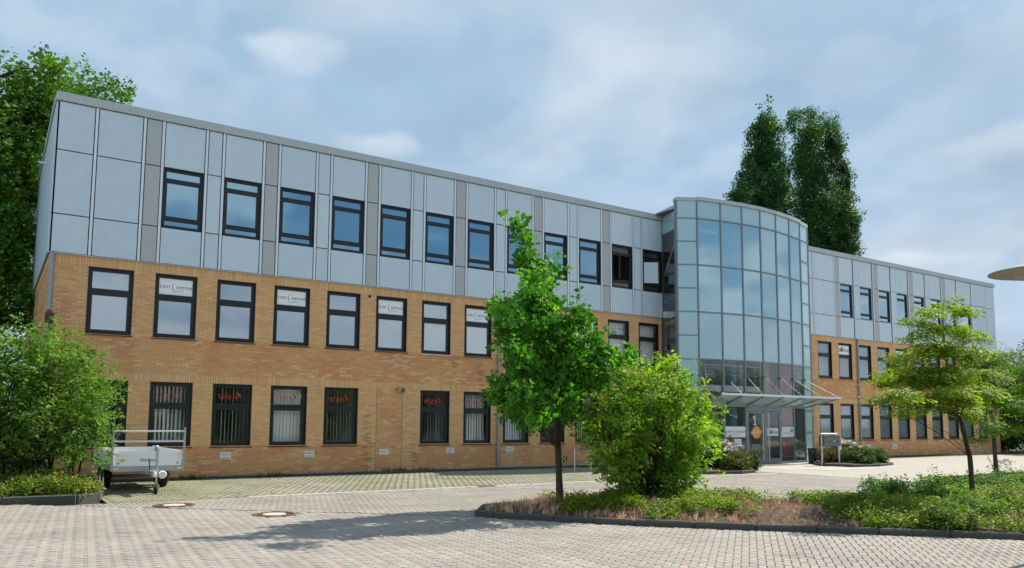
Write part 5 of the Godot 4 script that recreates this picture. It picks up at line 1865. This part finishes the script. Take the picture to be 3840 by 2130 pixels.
# ---------------------------------------------------------------- objects
func make_trailer() -> void:
	var t := thing("flatbed_trailer", "white drop side flatbed trailer with a rail frame parked by the wall", "trailer", Vector3(3.42, 0, 3.0))
	# in the trailer's own axes: x to its left, z forward (towards the camera)
	var W := 0.82
	var L := 1.9
	var y0 := 0.66
	var y1 := 1.04
	bx("floor", Vector3(-W + 0.03, y0 - 0.005, -L + 0.03), Vector3(W - 0.03, y0 + 0.03, L - 0.03), M.galvanised, t)
	for s in [[-1, 0], [1, 0], [0, 1], [0, -1]]:
		var mb := MB.new()
		for k in 3:   # three folded planks make one board
			var a := y0 + 0.015 + k * (y1 - y0 - 0.015) / 3.0
			var b := a + (y1 - y0 - 0.015) / 3.0 - 0.008
			var d: float = 0.004 * (k % 2)
			if s[0] != 0:
				mb.box(Vector3(s[0] * W - 0.015 + d, a, -L + 0.06), Vector3(s[0] * W + 0.015 - d, b, L - 0.06))
			else:
				mb.box(Vector3(-W + 0.06, a, s[1] * L - 0.015 + d), Vector3(W - 0.06, b, s[1] * L + 0.015 - d))
		mb.box(Vector3(s[0] * W - (0.008 if s[0] else W - 0.07), y0 + 0.02, s[1] * L - (0.008 if s[1] else L - 0.07)), Vector3(s[0] * W + (0.008 if s[0] else W - 0.07), y1 - 0.01, s[1] * L + (0.008 if s[1] else L - 0.07)))
		part("drop_side", mb.done(), M.trailer_white, t)
	for sx in [-1, 1]:
		for sz in [-1, 1]:
			bx("corner_post", Vector3(sx * W - 0.028, y0 - 0.1, sz * L - 0.028), Vector3(sx * W + 0.028, y1 + 0.02, sz * L + 0.028), M.galvanised, t)
	# front apron below the boards with its lights
	var ap := MB.new()
	ap.hexa([Vector3(-W, y0 - 0.12, L + 0.012), Vector3(W, y0 - 0.12, L + 0.012), Vector3(W, y0 + 0.012, L + 0.012), Vector3(-W, y0 + 0.012, L + 0.012), Vector3(-W, y0 - 0.12, L - 0.03), Vector3(W, y0 - 0.12, L - 0.03), Vector3(W, y0 + 0.012, L - 0.03), Vector3(-W, y0 + 0.012, L - 0.03)])
	part("front_apron", ap.done(), M.galvanised, t)
	for sx in [-1, 1]:
		bx("marker_light", Vector3(sx * (W - 0.09) - 0.055, y0 - 0.075, L + 0.012), Vector3(sx * (W - 0.09) + 0.055, y0 - 0.035, L + 0.028), M.white, t)
		bx("side_rail", Vector3(sx * W - 0.03, y0 - 0.1, -L), Vector3(sx * W + 0.03, y0 + 0.01, L - 0.03), M.galvanised, t)
		var tri := MB.new()
		tri.tri(Vector3(-0.025, 0.03, 0), Vector3(0.025, 0.03, 0), Vector3(0, -0.02, 0))
		part("arrow_mark", tri.done(), M.ink_dark, t, Transform3D(Basis.IDENTITY, Vector3(sx * (W - 0.14), y0 + 0.06, L + 0.018)))
		var lt := MB.new()
		lt.box(Vector3(sx * (W - 0.10) - 0.09, y1 - 0.085, L + 0.014), Vector3(sx * (W - 0.10) + 0.09, y1 - 0.06, L + 0.04))
		lt.box(Vector3(sx * (W - 0.06) - 0.03, y1 - 0.10, L + 0.012), Vector3(sx * (W - 0.06) + 0.03, y1 - 0.04, L + 0.03))
		part("latch", lt.done(), M.bright_steel, t)
	for z in [-0.9, 0.4, 1.5]:
		bx("crossbeam", Vector3(-W, y0 - 0.09, z - 0.03), Vector3(W, y0 - 0.01, z + 0.03), M.galvanised, t)
	# rail frame on the front board
	for sx in [-1, 1]:
		bx("rail_post", Vector3(sx * W - 0.022, y1 - 0.3, L + 0.03), Vector3(sx * W + 0.022, 1.63, L + 0.07), M.galvanised, t)
	for y in [1.53, 1.28]:
		var rb := MB.new()
		rb.tube([Vector3(-W, y, L + 0.05), Vector3(W, y, L + 0.05)], [0.021, 0.021], 10)
		part("cross_rail", rb.done(), M.bright_steel, t)
	# wheels, two axles
	for sx in [-1, 1]:
		for z in [-0.75, -0.02]:
			var wh := holder("wheel", t, Vector3(sx * 0.70, 0.29, z))
			wh.rotation.z = PI / 2
			var tb := MB.new()
			tb.lathe([Vector2(0.17, -0.075), Vector2(0.25, -0.085), Vector2(0.285, -0.06), Vector2(0.29, 0.0), Vector2(0.285, 0.06), Vector2(0.25, 0.085), Vector2(0.17, 0.075)], Vector3.ZERO, 28)
			part("tyre", tb.done(), M.rubber, wh)
			var rm := MB.new()
			rm.lathe([Vector2(0.0, -0.05), Vector2(0.08, -0.055), Vector2(0.13, -0.03), Vector2(0.175, -0.07), Vector2(0.175, 0.07), Vector2(0.13, 0.03), Vector2(0.08, 0.055), Vector2(0.0, 0.05)], Vector3.ZERO, 20)
			part("rim", rm.done(), M.bright_steel, wh)
		var fb := MB.new()   # mudguard over both wheels
		var prof := []
		for i in 13:
			var a := PI * i / 12.0
			prof.append(Vector3(0, 0.30 + sin(a) * 0.34, -0.385 - cos(a) * 0.72))
		for i in 12:
			var o := Vector3(0.10, 0, 0)
			fb.quad(prof[i] - o, prof[i + 1] - o, prof[i + 1] + o, prof[i] + o)
		part("mudguard", fb.done(), M.black_plastic, t, Transform3D(Basis.IDENTITY, Vector3(sx * 0.70, 0, 0)))
	for z in [-0.75, -0.02]:
		var ab := MB.new()
		ab.tube([Vector3(-0.68, 0.29, z), Vector3(0.68, 0.29, z)], [0.03, 0.03], 8)
		part("axle", ab.done(), M.galvanised, t)
	# drawbar, jockey wheel, coupling
	var db := MB.new()
	db.box(Vector3(-0.05, 0.47, 0.0), Vector3(0.05, 0.57, 2.62))
	part("drawbar", db.done(), M.galvanised, t)
	for sx in [-1, 1]:
		var vb := MB.new()
		vb.hexa([Vector3(sx * 0.06 - 0.025, 0.48, 2.2), Vector3(sx * 0.06 + 0.025, 0.48, 2.2), Vector3(sx * 0.06 + 0.025, 0.55, 2.2), Vector3(sx * 0.06 - 0.025, 0.55, 2.2), Vector3(sx * 0.55 - 0.025, 0.50, 0.6), Vector3(sx * 0.55 + 0.025, 0.50, 0.6), Vector3(sx * 0.55 + 0.025, 0.57, 0.6), Vector3(sx * 0.55 - 0.025, 0.57, 0.6)])
		part("drawbar_brace", vb.done(), M.galvanised, t)
	var jk := holder("jockey_wheel", t, Vector3(0.12, 0, 2.38))
	var mb2 := MB.new()
	mb2.tube([Vector3(0, 0.24, 0), Vector3(0, 1.13, 0)], [0.030, 0.030], 12)
	part("mast", mb2.done(), M.steel, jk)
	var tip := MB.new()
	tip.tube([Vector3(0, 1.12, 0), Vector3(0, 1.16, 0), Vector3(-0.03, 1.17, 0), Vector3(-0.12, 1.17, 0)], [0.034, 0.034, 0.012, 0.010], 10)
	part("crank", tip.done(), M.bright_steel, jk)
	var cl := MB.new()
	cl.box(Vector3(-0.1, 0.52, -0.05), Vector3(0.05, 0.60, 0.05))
	part("clamp", cl.done(), M.bright_steel, jk)
	var jt := MB.new()
	jt.lathe([Vector2(0.03, -0.03), Vector2(0.09, -0.035), Vector2(0.105, -0.02), Vector2(0.105, 0.02), Vector2(0.09, 0.035), Vector2(0.03, 0.03)], Vector3.ZERO, 20)
	var tyre := part("tyre", jt.done(), M.rubber, jk, Transform3D(Basis(Vector3(0, 0, 1), PI / 2), Vector3(0, 0.105, 0)))
	var fk := MB.new()
	fk.box(Vector3(-0.055, 0.10, -0.012), Vector3(-0.043, 0.26, 0.012))
	fk.box(Vector3(0.043, 0.10, -0.012), Vector3(0.055, 0.26, 0.012))
	fk.box(Vector3(-0.055, 0.24, -0.02), Vector3(0.055, 0.262, 0.02))
	part("fork", fk.done(), M.steel, jk)
	var cp := MB.new()
	cp.box(Vector3(-0.04, 0.49, 2.6), Vector3(0.04, 0.58, 2.82))
	cp.lathe([Vector2(0.0, 0.44), Vector2(0.05, 0.45), Vector2(0.055, 0.52), Vector2(0.03, 0.58), Vector2(0.0, 0.59)], Vector3(0, 0, 2.84), 14)
	part("coupling", cp.done(), M.bright_steel, t)
	var hb := MB.new()
	hb.tube([Vector3(-0.05, 0.57, 2.45), Vector3(-0.05, 0.68, 2.40), Vector3(-0.05, 0.82, 2.36)], [0.012, 0.012, 0.016], 8)
	part("handbrake", hb.done(), M.black_plastic, t)
	var sp := MB.new()
	sp.lathe([Vector2(0.0, -0.05), Vector2(0.08, -0.05), Vector2(0.10, 0.0), Vector2(0.08, 0.05), Vector2(0.0, 0.05)], Vector3.ZERO, 16)
	part("plug_reel", sp.done(), M.white, t, Transform3D(Basis(Vector3(1, 0, 0), PI / 2), Vector3(0.26, 0.47, 2.35)))
	text("lettering", "Debon", 0.075, 0.003, M.ink_dark, t, Transform3D(Basis(Vector3(1.35, 0, 0), Vector3(0.22, 1, 0), Vector3(0, 0, 1)), Vector3(0.02, y0 + 0.155, L + 0.019)), "Droid Serif")
	bx("yellow_sticker", Vector3(-W + 0.17, y0 + 0.12, L + 0.0155), Vector3(-W + 0.28, y0 + 0.18, L + 0.0175), M.ink_yellow, t)

func plate(x: float, y: float, w: float, h: float, label: String, blue := false) -> void:
	var t := thing("wall_plate", label, "sign", Vector3(x, y, 0.004))
	bx("plate", Vector3(-w * 0.5, -h * 0.5, 0), Vector3(w * 0.5, h * 0.5, 0.008), M.white, t)
	if blue:
		bx("printed_mark", Vector3(-w * 0.3, 0.02, 0.0085), Vector3(0.0, h * 0.35, 0.010), M.ink_sky, t)
		bx("printed_car", Vector3(-0.06, -0.07, 0.0085), Vector3(0.12, -0.02, 0.010), M.ink_dark, t)
	else:
		text("lettering", "WBK", 0.055, 0.002, M.ink_red, t, Transform3D(Basis.from_scale(Vector3(1.2, 1, 1)), Vector3(-0.04, 0.025, 0.0095)), "Droid Serif")
		var mb := MB.new()
		mb.quad(Vector3(0, 0.04, 0), Vector3(0.022, 0.04, 0), Vector3(0.047, -0.012, 0), Vector3(0.027, -0.012, 0))
		part("slanted_mark", mb.done(), M.ink_red, t, Transform3D(Basis.IDENTITY, Vector3(0.075, 0.035, 0.010)))
		bx("printed_line", Vector3(-w * 0.4, -h * 0.36, 0.0085), Vector3(w * 0.36, -h * 0.29, 0.010), M.ink_grey, t)

func make_objects() -> void:
	make_trailer()
	for q in [[6.475, 0.695, "company plate under the third ground floor window from the trailer's corner"], [9.25, 0.70, "company plate low on the wall right of the white blind window"], [12.0, 0.73, "company plate on the bricked up doorway field"], [14.73, 0.74, "company plate left of the tall grey downpipe, under two blinds"], [17.45, 0.755, "company plate just right of the tall grey downpipe"]]:
		plate(q[0], q[1], 0.345, 0.215, q[2])
	plate(41.94, 0.58, 0.44, 0.27, "parking plate with a blue mark beside the right wing's downpipe", true)
	plate(44.56, 0.59, 0.43, 0.28, "parking plate with a blue mark farther from the right wing's downpipe", true)

	# wall lamp over the closed doorway
	var t := thing("wall_lamp", "grey bulkhead lamp on the brick wall above the closed doorway", "lamp", Vector3(12.52, 3.02, 0.0))
	bx("bracket", Vector3(-0.03, -0.04, 0.004), Vector3(0.05, 0.06, 0.06), M.frame_dark_grey, t)
	var mb := MB.new()
	mb.lathe([Vector2(0.0, -0.13), Vector2(0.06, -0.11), Vector2(0.08, -0.05), Vector2(0.08, 0.04), Vector2(0.06, 0.08), Vector2(0.0, 0.09)], Vector3(0.0, 0.0, 0.13), 16)
	part("housing", mb.done(), M.zinc, t)
	bx("junction_box", Vector3(0.09, -0.12, 0.004), Vector3(0.25, 0.02, 0.05), mat("box_brown", lin(0.16, 0.07, 0.04), 0.7), t)

	# alarm siren at the left corner pipe
	t = thing("alarm_siren", "red topped alarm siren box by the downpipe at the left corner", "alarm", Vector3(1.32, 4.78, 0.145))
	bx("siren_box", Vector3(-0.10, -0.20, 0.002), Vector3(0.12, 0.10, 0.14), mat("siren_brown", lin(0.055, 0.022, 0.018), 0.5), t)
	mb = MB.new()
	mb.lathe([Vector2(0.075, 0.10), Vector2(0.075, 0.17), Vector2(0.05, 0.20), Vector2(0.0, 0.205)], Vector3(0.0, 0, 0.07), 16)
	part("beacon", mb.done(), mat("beacon_red", lin(0.30, 0.012, 0.02), 0.3), t)

	# manholes
	for q in [[4.74, 11.02, "round manhole cover with a pale concrete centre by the tree's shadow"], [3.43, 8.29, "round manhole cover near the trailer and the left bed"]]:
		t = thing("manhole_cover", q[2], "manhole", Vector3(q[0], 0.002, q[1]))
		mb = MB.new()
		mb.lathe([Vector2(0.415, -0.03), Vector2(0.415, 0.006), Vector2(0.36, 0.010), Vector2(0.35, -0.01)], Vector3.ZERO, 40)
		part("ring", mb.done(), M.brown_rust, t)
		mb = MB.new()
		mb.lathe([Vector2(0.35, -0.012), Vector2(0.22, -0.008), Vector2(0.0, -0.008)], Vector3.ZERO, 40)
		part("cover", mb.done(), M.brown_rust, t)
		mb = MB.new()
		mb.lathe([Vector2(0.225, -0.01), Vector2(0.22, 0.009), Vector2(0.0, 0.009)], Vector3.ZERO, 36)
		part("concrete_centre", mb.done(), M.concrete_pale, t)
		for i in 24:
			var a := TAU * i / 24
			var hb := MB.new()
			hb.box(Vector3(-0.012, -0.008, -0.04), Vector3(0.012, 0.008, 0.04))
			part("rib", hb.done(), M.joint_sand if i % 3 == 0 else M.brown_rust, t, Transform3D(Basis(Vector3.UP, -a) * Basis(Vector3.UP, PI / 2), Vector3(cos(a) * 0.285, 0.0, sin(a) * 0.285)))
	t = thing("gutter_grate", "rusty rectangular drain grate set into the pale gutter line", "drain", Vector3(11.95, 0.004, 7.13))
	mb = MB.new()
	ring(mb, -0.28, -0.12, 0.28, 0.12, 0.03, -0.02, 0.006)
	part("grate_frame", mb.done(), M.brown_rust, t, Transform3D(Basis(Vector3(1, 0, 0), -PI / 2), Vector3.ZERO))
	for i in 9:
		bx("grate_bar", Vector3(-0.235 + i * 0.055, -0.015, -0.1), Vector3(-0.21 + i * 0.055, 0.005, 0.1), M.brown_rust, t)

	# bicycle stand
	t = thing("bicycle_stand", "bare steel bicycle stand with a crossbar by the wall left of the shrub", "stand", Vector3(18.85, 0, 2.9))
	for s in [-1, 1]:
		mb = MB.new()
		mb.tube([Vector3(s * 0.33, -0.02, 0), Vector3(s * 0.33, 0.86, 0)], [0.022, 0.022], 10)
		part("post", mb.done(), M.bright_steel, t)
	for y in [0.85, 0.40]:
		mb = MB.new()
		mb.tube([Vector3(-0.37 if y > 0.5 else -0.33, y, 0), Vector3(0.37 if y > 0.5 else 0.33, y, 0)], [0.02, 0.02], 10)
		part("crossbar", mb.done(), M.frame_grey, t)
	t.rotation.y = -0.3

	# letter box stand right of the door
	t = thing("letter_box_stand", "steel stand with dark letter boxes under a bent tube right of the entrance", "letter box", Vector3(31.7, 0, 4.6))
	mb = MB.new()
	var pth := [Vector3(-0.62, 0, 0), Vector3(-0.62, 1.30, 0)]
	part("post", tube_mesh(pth, 0.035), M.bright_steel, t)
	pth = [Vector3(0.64, 0, 0), Vector3(0.64, 1.22, 0), Vector3(0.60, 1.34, 0), Vector3(0.50, 1.40, 0), Vector3(-0.66, 1.40, 0)]
	part("bent_tube", tube_mesh(pth, 0.04), M.bright_steel, t)
	bx("box_body", Vector3(-0.6, 0.86, -0.16), Vector3(0.6, 1.33, 0.10), M.frame_dark_grey, t)
	for i in 2:
		for j in 3:
			var a := Vector3(-0.58 + j * 0.395, 0.88 + i * 0.225, 0.101)
			bx("letter_box_door", a, a + Vector3(0.375, 0.21, 0.014), M.box_door, t)
			bx("letter_slot", a + Vector3(0.05, 0.15, 0.0145), a + Vector3(0.325, 0.18, 0.018), M.black_plastic, t)
	bx("name_label", Vector3(0.08, 1.05, 0.116), Vector3(0.2, 1.10, 0.118), M.white, t)
	bx("notice", Vector3(0.50, 0.68, 0.05), Vector3(0.76, 0.88, 0.06), M.white, t)

	# waste bin
	t = thing("waste_bin", "slim black waste bin beside the entrance glazing", "bin", Vector3(32.25, 0, 3.25))
	mb = MB.new()
	mb.lathe([Vector2(0.0, 0.002), Vector2(0.15, 0.002), Vector2(0.165, 0.03), Vector2(0.18, 0.66), Vector2(0.195, 0.67), Vector2(0.195, 0.72), Vector2(0.165, 0.72), Vector2(0.155, 0.55), Vector2(0.0, 0.55)], Vector3.ZERO, 24)
	part("bin_body", mb.done(), M.black_plastic, t)
	mb = MB.new()
	mb.lathe([Vector2(0.178, 0.60), Vector2(0.188, 0.60), Vector2(0.188, 0.63), Vector2(0.178, 0.63)], Vector3.ZERO, 24)
	part("bin_band", mb.done(), M.frame_dark_grey, t)

	# white pot plant on the sill of the eighth first floor window
	t = thing("pot_plant", "pale bare pot plant standing inside the window left of the tall downpipe", "pot plant", Vector3(15.86, H_F0 + 0.075, -0.22))
	mb = MB.new()
	mb.lathe([Vector2(0.0, 0.0), Vector2(0.06, 0.0), Vector2(0.08, 0.12), Vector2(0.07, 0.12), Vector2(0.0, 0.10)], Vector3.ZERO, 16)
	part("pot", mb.done(), M.white, t)
	mb = MB.new()
	mb.tube([Vector3(0, 0.08, 0), Vector3(0.01, 0.28, 0), Vector3(0.0, 0.42, 0)], [0.02, 0.018, 0.014], 8)
	for i in 9:
		var a := i * 0.7
		mb.tube([Vector3(0, 0.40, 0), Vector3(cos(a) * 0.10, 0.58 + 0.05 * sin(i * 3.0), sin(a) * 0.03), Vector3(cos(a) * 0.22, 0.60 + 0.12 * sin(i * 2.0), sin(a) * 0.04)], [0.010, 0.007, 0.003], 5)
	part("twigs", mb.done(), M.white_film, t)

	# street lamp just beyond the right edge; its flat shade reaches in
	var tip := pix(2503, 684, 21.0)
	var pole := tip + rx * 0.66
	t = thing("street_lamp", "street lamp with a flat pointed beige shade reaching in at the right edge", "lamp", Vector3(pole.x, 0, pole.z))
	var cy := tip.y
	mb = MB.new()
	mb.lathe([Vector2(0.0, cy + 0.13), Vector2(0.20, cy + 0.12), Vector2(0.42, cy + 0.07), Vector2(0.66, cy + 0.005), Vector2(0.662, cy), Vector2(0.34, cy - 0.065), Vector2(0.28, cy - 0.06), Vector2(0.0, cy + 0.01)], Vector3.ZERO, 48)
	part("shade", mb.done(), mat("lamp_shade_beige", lin(0.30, 0.265, 0.21), 0.5), t)
	part("pole", tube_mesh([Vector3(0, 0, 0), Vector3(0, cy + 0.1, 0)], 0.05), M.zinc, t)

func tube_mesh(path: Array, r: float) -> ArrayMesh:
	var mb := MB.new()
	var rr := []
	for p in path:
		rr.append(r)
	mb.tube(path, rr, 12)
	return mb.done()

func _ready() -> void:
	rng.seed = 20240611
	set_camera_and_light()
	var ub := MB.new()
	ub.box(Vector3.ONE * -0.5, Vector3.ONE * 0.5)
	unit_box = ub.done()
	make_materials()
	make_ground()
	make_building()
	make_plants()
	make_objects()
